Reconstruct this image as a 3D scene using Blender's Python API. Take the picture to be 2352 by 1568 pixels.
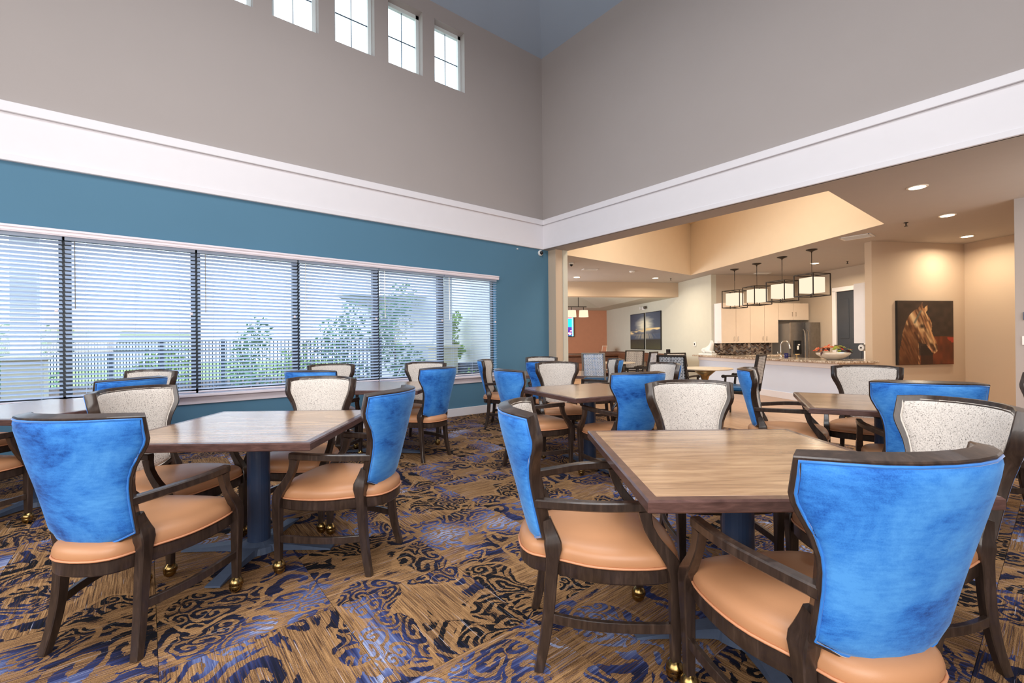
import bpy, bmesh, math, random
from mathutils import Vector, Matrix
random.seed(7)
PI = math.pi
for o in list(bpy.data.objects):
    bpy.data.objects.remove(o)
SC = bpy.context.scene
COL = SC.collection

# ------------------------------------------------------------------ camera
cam_d = bpy.data.cameras.new('camera')
cam_d.sensor_fit = 'HORIZONTAL'; cam_d.sensor_width = 36.0
cam_d.lens = 1036.44 / 2352 * 36.0
cam_d.clip_start = 0.05; cam_d.clip_end = 200
cam = bpy.data.objects.new('camera', cam_d); COL.objects.link(cam)
yaw, pitch, roll = math.radians(50.934), math.radians(0.0585), math.radians(-0.505)
fw = Vector((-math.sin(yaw)*math.cos(pitch), math.cos(yaw)*math.cos(pitch), math.sin(pitch)))
rt = Vector((math.cos(yaw), math.sin(yaw), 0)); up = rt.cross(fw)
r2 = math.cos(roll)*rt + math.sin(roll)*up
u2 = -math.sin(roll)*rt + math.cos(roll)*up
M = Matrix(((r2.x, u2.x, -fw.x, 0), (r2.y, u2.y, -fw.y, 0), (r2.z, u2.z, -fw.z, 1.24), (0, 0, 0, 1)))
cam.matrix_world = M
SC.camera = cam

# ------------------------------------------------------------------ exposure, world, lights
SC.view_settings.view_transform = 'Standard'
SC.view_settings.look = 'None'
SC.view_settings.gamma = 1.0
SC.view_settings.use_curve_mapping = False
SC.view_settings.exposure = 0.22
SKY_STRENGTH = 2.7
w = bpy.data.worlds.new('sky'); SC.world = w; w.use_nodes = True
nt = w.node_tree; nt.nodes.clear()
bg = nt.nodes.new('ShaderNodeBackground'); wo = nt.nodes.new('ShaderNodeOutputWorld')
bg.inputs[0].default_value = (0.80, 0.91, 1.0, 1); bg.inputs[1].default_value = SKY_STRENGTH
nt.links.new(bg.outputs[0], wo.inputs[0])

def area(name, loc, target, sx, sy, power, color=(1, 1, 1), spread=180, shape='RECTANGLE'):
    d = bpy.data.lights.new(name, 'AREA'); d.shape = shape
    d.size = sx
    if shape in ('RECTANGLE', 'ELLIPSE'): d.size_y = sy
    d.energy = power; d.color = color; d.spread = math.radians(spread)
    o = bpy.data.objects.new(name, d); COL.objects.link(o)
    o.location = loc
    o.rotation_euler = (Vector(target) - Vector(loc)).to_track_quat('-Z', 'Y').to_euler()
    return o
# added fill lamps, out of view, brightening the hall, tray, lounge and game room
area('hall_fill', (-1.2, 0.4, 6.5), (-1.2, 0.4, 0), 4.5, 4.5, 330, (0.97, 0.98, 1.0))  # added overhead fill, kept above the view
area('rear_fill', (2.9, -1.0, 2.3), (-4, 2.5, 1.2), 6.0, 2.6, 300, (1.0, 0.97, 0.94))  # added frontal fill beside the solid right wall, no window there
area('south_fill', (-1.5, -4.4, 2.5), (-2.5, 3, 1.6), 6.0, 2.6, 190, (1.0, 0.97, 0.94))  # added fill from behind the camera; the back wall has no window
area('tray_fill', (-4.2, 7.9, 4.32), (-4.4, 9.2, 0), 3.0, 1.6, 105, (1.0, 0.93, 0.82))  # added lamp hidden by the near lip, lights the tray walls
area('lounge_fill', (1.6, 7.6, 2.2), (-6, 9.5, 1.0), 1.8, 2.0, 50, (1.0, 0.95, 0.88))  # added lounge fill, outside the view on the right
area('game_room_fill', (-11.5, 7.6, 1.9), (-10, 14, 1.5), 4.0, 1.6, 210, (0.93, 0.97, 1.0))  # added fill hidden behind the blue wall, brightens the game room
for i, (lx, ly) in enumerate([(-1.115, 7.12), (-1.10, 9.11), (-1.11, 11.27), (-8.63, 9.36), (-7.43, 11.34), (-3.75, 12.27)]):
    area('downlight_beam', (lx, ly, 3.012), (lx, ly, 0), 0.15, 0.15, [18, 24, 20, 26, 26, 60][i], (1.0, 0.84, 0.63), 165, 'DISK')

# ------------------------------------------------------------------ helpers
def lin(r, g, b):
    f = lambda c: (c/255/12.92) if c/255 <= 0.04045 else ((c/255+0.055)/1.055)**2.4
    return (f(r), f(g), f(b), 1.0)

class NB:
    """little node builder"""
    def __init__(self, name):
        self.m = bpy.data.materials.new(name); self.m.use_nodes = True
        self.t = self.m.node_tree; self.t.nodes.clear()
        self.out = self.t.nodes.new('ShaderNodeOutputMaterial')
    def n(self, typ, **kw):
        nd = self.t.nodes.new(typ)
        for k, v in kw.items(): setattr(nd, k, v)
        return nd
    def l(self, a, b): self.t.links.new(a, b)
    def setin(self, nd, key, v):
        if v is None: return
        if hasattr(v, 'is_output') or isinstance(v, bpy.types.NodeSocket): self.l(v, nd.inputs[key])
        else: nd.inputs[key].default_value = v
    def math(self, op, a, b=None, c=None, clamp=False):
        nd = self.n('ShaderNodeMath', operation=op, use_clamp=clamp)
        self.setin(nd, 0, a); self.setin(nd, 1, b)
        if c is not None: self.setin(nd, 2, c)
        return nd.outputs[0]
    def vmath(self, op, a, b=None):
        nd = self.n('ShaderNodeVectorMath', operation=op)
        self.setin(nd, 0, a); self.setin(nd, 1, b)
        return nd.outputs[1] if op in ('LENGTH', 'DOT_PRODUCT', 'DISTANCE') else nd.outputs[0]
    def mix(self, fac, a, b):
        nd = self.n('ShaderNodeMix', data_type='RGBA')
        self.setin(nd, 0, fac); self.setin(nd, 6, a); self.setin(nd, 7, b)
        return nd.outputs[2]
    def ramp(self, fac, stops, interp='LINEAR'):
        nd = self.n('ShaderNodeValToRGB'); cr = nd.color_ramp; cr.interpolation = interp
        while len(cr.elements) < len(stops): cr.elements.new(0.5)
        for e, (p, c) in zip(cr.elements, stops): e.position = p; e.color = c
        self.l(fac, nd.inputs[0]); return nd.outputs[0]
    def noise(self, vec, scale, detail=3, rough=0.5, dist=0.0):
        nd = self.n('ShaderNodeTexNoise'); self.l(vec, nd.inputs['Vector'])
        nd.inputs['Scale'].default_value = scale; nd.inputs['Detail'].default_value = detail
        nd.inputs['Roughness'].default_value = rough; nd.inputs['Distortion'].default_value = dist
        return nd
    def coords(self, rnd=0.0, scale=None):
        tc = self.n('ShaderNodeTexCoord').outputs['Object']
        if rnd:
            oi = self.n('ShaderNodeObjectInfo').outputs['Random']
            off = self.math('MULTIPLY', oi, rnd)
            cx = self.n('ShaderNodeCombineXYZ'); self.l(off, cx.inputs[0])
            self.l(self.math('MULTIPLY', off, 1.7), cx.inputs[1]); self.l(self.math('MULTIPLY', off, 0.7), cx.inputs[2])
            tc = self.vmath('ADD', tc, cx.outputs[0])
        if scale is not None: tc = self.vmath('MULTIPLY', tc, scale)
        return tc
    def bsdf(self, color, rough=0.5, metal=0.0, bump=None, bump_d=0.002, bump_s=0.5, sheen=0.0, coat=0.0, spec=0.5, emis=None, emis_s=0.0, sheen_tint=None, coat_r=0.05):
        b = self.n('ShaderNodeBsdfPrincipled')
        self.setin(b, 'Base Color', color); self.setin(b, 'Roughness', rough); self.setin(b, 'Metallic', metal)
        b.inputs['Specular IOR Level'].default_value = spec
        b.inputs['Sheen Weight'].default_value = sheen; b.inputs['Coat Weight'].default_value = coat
        b.inputs['Sheen Roughness'].default_value = 0.35
        b.inputs['Coat Roughness'].default_value = coat_r
        if sheen_tint: b.inputs['Sheen Tint'].default_value = sheen_tint
        if emis is not None:
            self.setin(b, 'Emission Color', emis); b.inputs['Emission Strength'].default_value = emis_s
        if bump is not None:
            bp = self.n('ShaderNodeBump'); bp.inputs['Distance'].default_value = bump_d; bp.inputs['Strength'].default_value = bump_s
            self.l(bump, bp.inputs['Height']); self.l(bp.outputs[0], b.inputs['Normal'])
        self.l(b.outputs[0], self.out.inputs[0]); return self.m

def plain(name, rgb, rough=0.5, metal=0.0, var=0.03, vs=6.0, bump=0.0, bs=80, **kw):
    nb = NB(name); co = nb.coords()
    c = lin(*rgb); n1 = nb.noise(co, vs, 4)
    a = tuple(min(1, x*(1+var)) for x in c[:3])+(1,); b = tuple(x*(1-var) for x in c[:3])+(1,)
    colr = nb.ramp(n1.outputs[0], [(0.3, b), (0.7, a)])
    bm_ = nb.noise(co, bs, 2).outputs[0] if bump else None
    return nb.bsdf(colr, rough, metal, bm_, bump_d=bump, **kw)

def emissive(name, rgb, strength):
    nb = NB(name); e = nb.n('ShaderNodeEmission'); e.inputs[0].default_value = lin(*rgb); e.inputs[1].default_value = strength
    nb.l(e.outputs[0], nb.out.inputs[0]); return nb.m

def vcol_mat(name, rough=0.6, emis=0.0):
    nb = NB(name); a = nb.n('ShaderNodeVertexColor'); a.layer_name = 'paint'
    co = nb.coords(); n1 = nb.noise(co, 60, 3)
    c = nb.mix(0.12, a.outputs[0], nb.mix(n1.outputs[0], a.outputs[0], (0, 0, 0, 1)))
    if emis: return nb.bsdf(c, 0.3, emis=a.outputs[0], emis_s=emis)
    return nb.bsdf(c, rough)

# ------------------------------------------------------------------ materials
MT = {}
MT['gray_wall'] = plain('gray_wall_paint', (172, 164, 161), 0.85, var=0.012, vs=1.5, bump=0.0006, bs=220, spec=0.25)
MT['blue_wall'] = plain('blue_wall_paint', (86, 128, 154), 0.75, var=0.02, vs=1.2, bump=0.0006, bs=220, spec=0.3)
MT['vault'] = plain('slate_blue_ceiling_paint', (160, 174, 192), 0.9, var=0.02, vs=1.0, spec=0.2)
MT['trim'] = plain('white_trim_paint', (234, 231, 235), 0.45, var=0.008)
MT['beige_wall'] = plain('beige_wall_paint', (206, 185, 162), 0.85, var=0.012, vs=1.5, bump=0.0006, bs=220, spec=0.25)
MT['taupe_wall'] = plain('taupe_wall_paint', (192, 176, 158), 0.85, var=0.012, spec=0.25)
MT['pale_wall'] = plain('pale_green_gray_wall_paint', (208, 206, 192), 0.85, var=0.012, spec=0.25)
MT['orange_wall'] = plain('terracotta_wall_paint', (208, 146, 114), 0.85, var=0.02, spec=0.25)
MT['ceiling'] = plain('greige_ceiling_paint', (184, 178, 174), 0.9, var=0.01, spec=0.2)
MT['tray'] = plain('cream_tray_paint', (230, 210, 182), 0.9, var=0.01, spec=0.2)
MT['bar_panel'] = plain('daylit_white_paint', (212, 222, 240), 0.6, var=0.01)  # white bar front; cool daylight from the hall is put into this tint
MT['brass'] = plain('antique_brass', (158, 132, 84), 0.24, 1.0, var=0.15, vs=30)
MT['steel'] = plain('brushed_steel', (150, 148, 146), 0.28, 1.0, var=0.08, vs=12)
MT['steel_side'] = plain('gray_steel_side', (140, 136, 132), 0.5, 0.3, var=0.03)
MT['chrome'] = plain('satin_nickel', (205, 200, 192), 0.2, 1.0, var=0.04)
MT['navy_metal'] = plain('navy_powder_coat', (44, 62, 92), 0.35, 0.0, var=0.06, vs=20, coat=0.2)
MT['base_metal'] = plain('slate_cast_metal', (78, 92, 116), 0.45, 0.0, var=0.08, vs=30, bump=0.0006, bs=300)
MT['black'] = plain('black_plastic', (22, 22, 24), 0.35, var=0.1)
MT['bronze'] = plain('dark_bronze', (52, 44, 38), 0.4, 0.5, var=0.1, vs=30)
MT['white_plastic'] = plain('white_plastic', (236, 236, 234), 0.35, var=0.01)
MT['cabinet'] = plain('cream_cabinet_laminate', (226, 206, 186), 0.5, var=0.015, vs=8)
MT['cab_side'] = plain('white_cabinet_side', (236, 232, 232), 0.5, var=0.01)
MT['dark_door'] = plain('dark_door_paint', (58, 62, 70), 0.35, var=0.06, vs=4)
MT['window_frame'] = plain('dark_bronze_window_frame', (38, 44, 50), 0.4, var=0.05)
MT['white_frame'] = plain('white_vinyl_frame', (228, 238, 240), 0.4, var=0.01)
MT['cream_shade'] = emissive('lit_linen_shade', (255, 234, 204), 0.95)
MT['shade_soft'] = emissive('lit_white_shade', (250, 236, 200), 1.0)
MT['lamp'] = emissive('downlight_lens', (255, 238, 205), 7.0)
MT['ring'] = plain('downlight_trim_ring', (235, 225, 210), 0.4, var=0.01)
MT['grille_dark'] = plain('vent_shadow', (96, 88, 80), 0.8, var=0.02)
MT['pool_wood'] = plain('game_table_wood', (92, 58, 40), 0.35, var=0.18, vs=14)
MT['felt'] = plain('gray_green_felt', (120, 120, 108), 0.95, var=0.03)
MT['gold'] = plain('brushed_gold', (176, 146, 98), 0.35, 0.8, var=0.06)
MT['pale_top'] = plain('pale_table_laminate', (226, 206, 178), 0.25, var=0.03)
MT['ceramic'] = plain('marbled_ceramic', (226, 214, 200), 0.2, var=0.08, vs=14, coat=0.5)
MT['cobalt'] = plain('cobalt_glaze', (20, 22, 90), 0.2, var=0.1)
MT['leaf'] = plain('leaf_green', (150, 190, 100), 0.6, var=0.35, vs=3)
MT['leaf_dark'] = plain('leaf_deep_green', (104, 156, 104), 0.6, var=0.35, vs=3)
MT['bark'] = plain('bark', (92, 78, 64), 0.9, var=0.2, vs=8, bump=0.01, bs=20)
MT['red_flower'] = plain('orange_red_petal', (230, 96, 62), 0.6, var=0.2, vs=30)
MT['peach_flower'] = plain('peach_petal', (226, 142, 98), 0.6, var=0.2, vs=30)
MT['green_flower'] = plain('lime_petal', (160, 168, 62), 0.6, var=0.25, vs=30)
MT['maroon'] = plain('maroon_leaf', (66, 22, 26), 0.6, var=0.2, vs=30)
MT['grass'] = plain('lawn', (150, 176, 110), 0.95, var=0.15, vs=2)
MT['concrete'] = plain('pale_concrete', (206, 204, 200), 0.9, var=0.04, vs=3)
MT['stone'] = plain('cream_stone', (226, 218, 196), 0.9, var=0.04, vs=3)
MT['stucco'] = plain('white_stucco', (232, 232, 234), 0.9, var=0.02, vs=3)
MT['roof'] = plain('hazed_terracotta_roof', (226, 186, 166), 0.9, var=0.1, vs=8)  # haze is put into this paler roof colour
MT['fence'] = plain('dark_fence_paint', (62, 76, 92), 0.5, var=0.06)
MT['blue_seat'] = plain('teal_blue_vinyl', (30, 92, 140), 0.45, var=0.05)
MT['canvas_edge'] = plain('black_canvas_edge', (30, 26, 24), 0.7, var=0.05)
MT['paint'] = vcol_mat('printed_canvas', 0.55)
MT['screen'] = vcol_mat('lit_screen', 0.3, 1.2)
def m_slat():
    nb = NB('white_blind_slat'); co = nb.coords(); n1 = nb.noise(co, 8, 2)
    c = nb.ramp(n1.outputs[0], [(0.3, lin(226, 234, 246)), (0.7, lin(232, 239, 250))])
    nb.bsdf(c, 0.5); b = nb.out.inputs[0].links[0].from_node
    t = nb.n('ShaderNodeBsdfTranslucent'); t.inputs[0].default_value = lin(232, 240, 252)
    mx = nb.n('ShaderNodeMixShader'); mx.inputs[0].default_value = 0.6
    nb.l(b.outputs[0], mx.inputs[1]); nb.l(t.outputs[0], mx.inputs[2]); nb.l(mx.outputs[0], nb.out.inputs[0]); return nb.m
MT['slat'] = m_slat()
MT['valance'] = plain('blush_white_valance', (238, 228, 234), 0.45, var=0.012, vs=8)

def m_darkwood():
    nb = NB('espresso_wood'); co = nb.coords(3.0, (9, 9, 1.5))
    n1 = nb.noise(co, 5, 5, 0.6, 0.6)
    c = nb.ramp(n1.outputs[0], [(0.3, lin(40, 30, 26)), (0.55, lin(58, 45, 38)), (0.75, lin(78, 62, 53))])
    return nb.bsdf(c, 0.30, bump=n1.outputs[0], bump_d=0.0006, coat=0.25)
MT['darkwood'] = m_darkwood()
def m_velvet():
    nb = NB('blue_velvet'); co = nb.coords(9.0)
    n1 = nb.noise(nb.vmath('MULTIPLY', co, (1.0, 1.0, 1.5)), 3.0, 6, 0.68, 0.5)
    n2 = nb.noise(nb.vmath('MULTIPLY', co, (1, 1, 5)), 22, 3, 0.6)
    n3 = nb.noise(co, 340, 2, 0.6)
    f = nb.math('ADD', nb.math('MULTIPLY', n1.outputs[0], 0.72), nb.math('MULTIPLY', n2.outputs[0], 0.16))
    f = nb.math('ADD', f, nb.math('MULTIPLY', n3.outputs[0], 0.12))
    c = nb.ramp(f, [(0.36, lin(16, 58, 132)), (0.43, lin(40, 104, 190)), (0.50, lin(58, 132, 216)), (0.62, lin(84, 158, 232))])
    return nb.bsdf(c, 0.7, bump=n3.outputs[0], bump_d=0.0006, sheen=0.5, sheen_tint=(0.45, 0.7, 1, 1), spec=0.2)
MT['velvet'] = m_velvet()
MT['welt_blue'] = plain('blue_piping', (52, 128, 214), 0.45, var=0.12, vs=40, sheen=0.6)
def m_boucle(name, base):
    nb = NB(name); co = nb.coords(9.0)
    n1 = nb.noise(co, 190, 3, 0.75); v = nb.n('ShaderNodeTexVoronoi'); nb.l(co, v.inputs['Vector']); v.inputs['Scale'].default_value = 150
    b = lin(*base); d = tuple(x*0.72 for x in b[:3])+(1,); h = tuple(min(1, x*1.12) for x in b[:3])+(1,)
    c = nb.ramp(n1.outputs[0], [(0.34, lin(78, 66, 58)), (0.40, d), (0.5, b), (0.7, h)])
    return nb.bsdf(c, 0.95, bump=v.outputs['Distance'], bump_d=0.0015, bump_s=0.6, spec=0.1, sheen=0.2)
MT['boucle'] = m_boucle('gray_boucle', (212, 204, 196))
MT['welt_cream'] = plain('cream_piping', (214, 206, 196), 0.8, var=0.06, vs=60)
MT['vinyl'] = plain('tan_vinyl', (196, 142, 102), 0.38, var=0.05, vs=5, bump=0.0004, bs=400, spec=0.45)
MT['vinyl_welt'] = plain('tan_piping', (216, 152, 112), 0.4, var=0.05)
def m_pattern(name, a, b):
    nb = NB(name); co = nb.coords(5.0)
    br = nb.n('ShaderNodeTexBrick'); nb.l(nb.vmath('MULTIPLY', co, (1, 1, 1)), br.inputs['Vector'])
    mp = nb.n('ShaderNodeMapping'); nb.l(co, mp.inputs[0]); mp.inputs['Rotation'].default_value = (PI/2, 0, 0)
    nb.l(mp.outputs[0], br.inputs['Vector'])
    br.inputs['Scale'].default_value = 16; br.inputs['Mortar Size'].default_value = 0.05
    br.inputs['Brick Width'].default_value = 0.8; br.inputs['Row Height'].default_value = 0.4
    br.inputs['Color1'].default_value = lin(*a); br.inputs['Color2'].default_value = lin(*[int(x*0.75) for x in a]); br.inputs['Mortar'].default_value = lin(*b)
    w2 = nb.n('ShaderNodeTexWave'); nb.l(co, w2.inputs['Vector']); w2.inputs['Scale'].default_value = 14; w2.inputs['Distortion'].default_value = 2
    c = nb.mix(nb.math('GREATER_THAN', w2.outputs['Fac'], 0.72), br.outputs['Color'], lin(*b))
    return nb.bsdf(c, 0.8)
MT['pat_blue'] = m_pattern('blue_white_key_fabric', (112, 160, 214), (240, 244, 250))
MT['pat_dark'] = m_pattern('black_white_key_fabric', (42, 46, 52), (206, 208, 212))
MT['pat_taupe'] = m_pattern('taupe_key_fabric', (112, 98, 88), (206, 198, 188))

def m_tabletop():
    nb = NB('walnut_laminate'); co = nb.coords(4.0)
    st = nb.vmath('MULTIPLY', co, (1.3, 9, 1))
    n1 = nb.noise(st, 2.2, 6, 0.6, 0.7); n2 = nb.noise(nb.vmath('MULTIPLY', co, (3, 60, 1)), 4, 3, 0.6)
    f = nb.math('ADD', nb.math('MULTIPLY', n1.outputs[0], 0.78), nb.math('MULTIPLY', n2.outputs[0], 0.22))
    c = nb.ramp(f, [(0.34, lin(138, 107, 82)), (0.48, lin(172, 137, 106)), (0.58, lin(194, 158, 123)), (0.7, lin(212, 177, 139))])
    return nb.bsdf(c, 0.24, bump=n2.outputs[0], bump_d=0.0001, spec=0.6, coat=0.6, coat_r=0.17)
MT['top'] = m_tabletop()
def m_edge():
    nb = NB('stained_edge_wood'); co = nb.coords(3.0)
    n1 = nb.noise(nb.vmath('MULTIPLY', co, (4, 4, 20)), 4, 5, 0.6, 0.5)
    c = nb.ramp(n1.outputs[0], [(0.3, lin(70, 48, 44)), (0.6, lin(98, 70, 64)), (0.8, lin(118, 88, 80))])
    return nb.bsdf(c, 0.28, coat=0.3)
MT['edge'] = m_edge()
def m_granite():
    nb = NB('speckled_granite'); co = nb.coords()
    n1 = nb.noise(co, 26, 6, 0.75, 0.4)
    c = nb.ramp(n1.outputs[0], [(0.34, lin(84, 66, 54)), (0.45, lin(156, 132, 110)), (0.55, lin(214, 200, 182)), (0.68, lin(238, 232, 222))])
    return nb.bsdf(c, 0.15, coat=0.4)
MT['granite'] = m_granite()
def m_plank():
    nb = NB('honey_floor_planks'); co = nb.coords()
    mp = nb.n('ShaderNodeMapping'); nb.l(co, mp.inputs[0]); mp.inputs['Rotation'].default_value = (0, 0, math.radians(30))
    n1 = nb.noise(nb.vmath('MULTIPLY', mp.outputs[0], (1, 12, 1)), 2.5, 5, 0.6, 0.4)
    c = nb.ramp(n1.outputs[0], [(0.3, lin(168, 128, 94)), (0.5, lin(190, 150, 114)), (0.75, lin(206, 170, 134))])
    return nb.bsdf(c, 0.35, coat=0.1)
MT['plank'] = m_plank()

def m_carpet():
    nb = NB('scroll_carpet')
    co = nb.coords(23.0)
    sep = nb.n('ShaderNodeSeparateXYZ'); nb.l(co, sep.inputs[0])
    flat = nb.n('ShaderNodeCombineXYZ'); nb.l(sep.outputs[0], flat.inputs[0]); nb.l(sep.outputs[1], flat.inputs[1])
    P = flat.outputs[0]
    def N(vec, sc, det=3, ro=0.6, di=0.0): return nb.noise(vec, sc, det, ro, di).outputs[0]
    def V(x, y): return nb.vmath('MULTIPLY', P, (x, y, 1))
    def c0(f, k): return nb.math('MULTIPLY', nb.math('SUBTRACT', f, 0.5), k)
    wn = nb.noise(P, 2.3, 2, 0.5); wf = nb.noise(P, 17, 3, 0.6)
    warp = nb.vmath('ADD', nb.vmath('MULTIPLY', nb.vmath('SUBTRACT', wn.outputs[1], (0.5, 0.5, 0.5)), (0.42, 0.42, 0)),
                    nb.vmath('MULTIPLY', nb.vmath('SUBTRACT', wf.outputs[1], (0.5, 0.5, 0.5)), (0.035, 0.035, 0)))
    Pw = nb.vmath('ADD', P, warp)
    def cell(scale, rnd=0.9):
        v = nb.n('ShaderNodeTexVoronoi', voronoi_dimensions='2D', feature='F1'); nb.l(Pw, v.inputs['Vector'])
        v.inputs['Scale'].default_value = scale; v.inputs['Randomness'].default_value = rnd
        off = nb.vmath('SUBTRACT', Pw, v.outputs['Position'])
        d = nb.vmath('LENGTH', off)
        s = nb.n('ShaderNodeSeparateXYZ'); nb.l(off, s.inputs[0])
        return d, nb.math('ARCTAN2', s.outputs[1], s.outputs[0]), v
    stA = N(V(4, 150), 1.0, 4, 0.7); stB = N(V(1.6, 60), 1.2, 3, 0.65); stC = N(V(3, 230), 1.0, 2, 0.6)
    fine = N(P, 300, 2, 0.7); mid = N(P, 60, 3, 0.7)
    ground = nb.ramp(nb.math('ADD', nb.math('MULTIPLY', stA, 0.62), nb.math('MULTIPLY', fine, 0.38)),
        [(0.38, lin(62, 44, 34)), (0.46, lin(114, 84, 58)), (0.53, lin(154, 117, 80)), (0.65, lin(196, 156, 110))])
    drift = N(P, 1.5, 1, 0.5)
    dr = nb.math('ADD', drift, c0(stB, 0.30))
    ink = nb.ramp(dr, [(0.40, lin(24, 25, 30)), (0.49, lin(34, 37, 60)), (0.56, lin(52, 60, 104)), (0.62, lin(96, 108, 154)), (0.69, lin(160, 168, 198)), (0.80, lin(196, 198, 214))])
    dA, aA, vA = cell(2.3); dB, aB, vB = cell(8.5); dC, aC, vC = cell(4.2)
    # paisley body: off-centre ring around each large cell
    lob = nb.math('ADD', dA, nb.math('MULTIPLY', nb.math('SINE', nb.math('MULTIPLY', aA, 1.0)), 0.045))
    lob = nb.math('ADD', lob, c0(mid, 0.02))
    body = nb.math('LESS_THAN', lob, 0.168)
    ringA = nb.math('LESS_THAN', nb.math('ABSOLUTE', nb.math('SUBTRACT', lob, 0.182)), 0.013)
    # curled lines inside the body
    ph = nb.math('ADD', nb.math('MULTIPLY', dB, 150), aB)
    curl = nb.math('GREATER_THAN', nb.math('ADD', nb.math('SINE', ph), c0(mid, 2.4)), 0.15)
    ph2 = nb.math('ADD', nb.math('MULTIPLY', dC, 62), nb.math('MULTIPLY', aC, -1.0))
    curl2 = nb.math('GREATER_THAN', nb.math('ADD', nb.math('SINE', ph2), c0(mid, 1.6)), 0.0)
    inner = nb.math('MULTIPLY', body, nb.math('SUBTRACT', 1.0, curl))
    fieldp = nb.math('GREATER_THAN', nb.math('ADD', N(P, 1.9, 2, 0.5), c0(stB, 0.10)), 0.475)
    out_ = nb.math('MULTIPLY', nb.math('GREATER_THAN', lob, 0.19), nb.math('MULTIPLY', fieldp, nb.math('SUBTRACT', 1.0, curl2)))
    mask = nb.math('MAXIMUM', inner, out_)
    drop = nb.math('GREATER_THAN', nb.math('ADD', stA, c0(fine, 0.25)), 0.405)
    mask = nb.math('MULTIPLY', mask, drop)
    mask = nb.math('MULTIPLY', mask, nb.math('SUBTRACT', 1.0, ringA))
    stripe = nb.math('MULTIPLY', nb.math('GREATER_THAN', stC, 0.60), nb.math('GREATER_THAN', drift, 0.40))
    mask = nb.math('MAXIMUM', mask, nb.math('MULTIPLY', stripe, 0.65))
    c = nb.mix(mask, ground, ink)
    gold = nb.math('MULTIPLY', ringA, nb.math('MULTIPLY', fine, 0.5)); c = nb.mix(gold, c, lin(190, 146, 98))
    pale_streak = nb.math('GREATER_THAN', N(V(2.5, 190), 1.1, 2, 0.6), 0.69)  # blue-white streaks of the carpet pattern
    c = nb.mix(nb.math('MULTIPLY', pale_streak, 0.6), c, lin(206, 208, 226))
    dark = nb.math('GREATER_THAN', N(nb.vmath('ADD', V(2.5, 200), (7, 3, 0)), 1.1, 2, 0.6), 0.68)
    c = nb.mix(nb.math('MULTIPLY', dark, 0.8), c, lin(28, 26, 30))
    return nb.bsdf(c, 0.95, bump=fine, bump_d=0.002, bump_s=0.5, spec=0.08)
MT['carpet'] = m_carpet()
MT['carpet_base'] = plain('carpet_underlay', (96, 78, 66), 0.95, var=0.1)

def m_glass():
    nb = NB('window_glass'); t = nb.n('ShaderNodeBsdfTransparent'); t.inputs[0].default_value = (0.95, 0.98, 0.98, 1)
    g = nb.n('ShaderNodeBsdfGlossy'); g.inputs['Roughness'].default_value = 0.02
    mx = nb.n('ShaderNodeMixShader'); mx.inputs[0].default_value = 0.06
    nb.l(t.outputs[0], mx.inputs[1]); nb.l(g.outputs[0], mx.inputs[2]); nb.l(mx.outputs[0], nb.out.inputs[0]); return nb.m
MT['glass'] = m_glass()

# ------------------------------------------------------------------ object helpers
def link(name, me, mat=None, parent=None, label=None, cat=None, group=None, kind=None, smooth=False):
    if mat is not None:
        for m_ in (mat if isinstance(mat, (list, tuple)) else [mat]): me.materials.append(m_)
    o = bpy.data.objects.new(name, me); COL.objects.link(o)
    if parent is not None: o.parent = parent
    tag(o, label, cat, group, kind)
    if mat is MT.get('darkwood') and not smooth:
        for p in me.polygons: p.use_smooth = True
        me.set_sharp_from_angle(angle=math.radians(32))
    if smooth:
        for p in me.polygons: p.use_smooth = True
    return o
def tag(o, label=None, cat=None, group=None, kind=None):
    for k, v in (('label', label), ('category', cat), ('group', group), ('kind', kind)):
        if v: o[k] = v
    return o
def empty(name, loc=(0, 0, 0), rz=0.0, label=None, cat=None, group=None, kind=None):
    o = bpy.data.objects.new(name, None); COL.objects.link(o)
    o.location = loc; o.rotation_euler = (0, 0, rz); o.empty_display_size = 0.1
    return tag(o, label, cat, group, kind)
def fin(bm, name):
    bmesh.ops.recalc_face_normals(bm, faces=bm.faces[:])
    me = bpy.data.meshes.new(name); bm.to_mesh(me); bm.free(); return me
def add_box(bm, c, s, rz=0.0, bevel=0.0, rot=None, mi=0):
    m = Matrix.Translation(c) @ (rot if rot else Matrix.Rotation(rz, 4, 'Z')) @ Matrix.Diagonal((s[0], s[1], s[2], 1))
    r = bmesh.ops.create_cube(bm, size=1.0, matrix=m)
    fs = set(f for v in r['verts'] for f in v.link_faces)
    for f in fs: f.material_index = mi
    if bevel > 0:
        es = list(set(e for v in r['verts'] for e in v.link_edges))
        bmesh.ops.bevel(bm, geom=es, offset=bevel, segments=1, affect='EDGES')
def box(name, c, s, mat, parent=None, rz=0.0, bevel=0.0, **kw):
    bm = bmesh.new(); add_box(bm, c, s, rz, bevel); return link(name, fin(bm, name), mat, parent, **kw)
def add_cyl(bm, p0, p1, r0, r1=None, seg=12, caps=True):
    r1 = r0 if r1 is None else r1
    p0 = Vector(p0); p1 = Vector(p1); d = (p1-p0); L = d.length
    q = d.to_track_quat('Z', 'Y').to_matrix().to_4x4()
    m = Matrix.Translation((p0+p1)/2) @ q
    bmesh.ops.create_cone(bm, cap_ends=caps, segments=seg, radius1=r0, radius2=r1, depth=L, matrix=m)
def cyl(name, p0, p1, r0, mat, parent=None, r1=None, seg=12, **kw):
    bm = bmesh.new(); add_cyl(bm, p0, p1, r0, r1, seg); return link(name, fin(bm, name), mat, parent, smooth=seg > 8, **kw)
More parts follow.
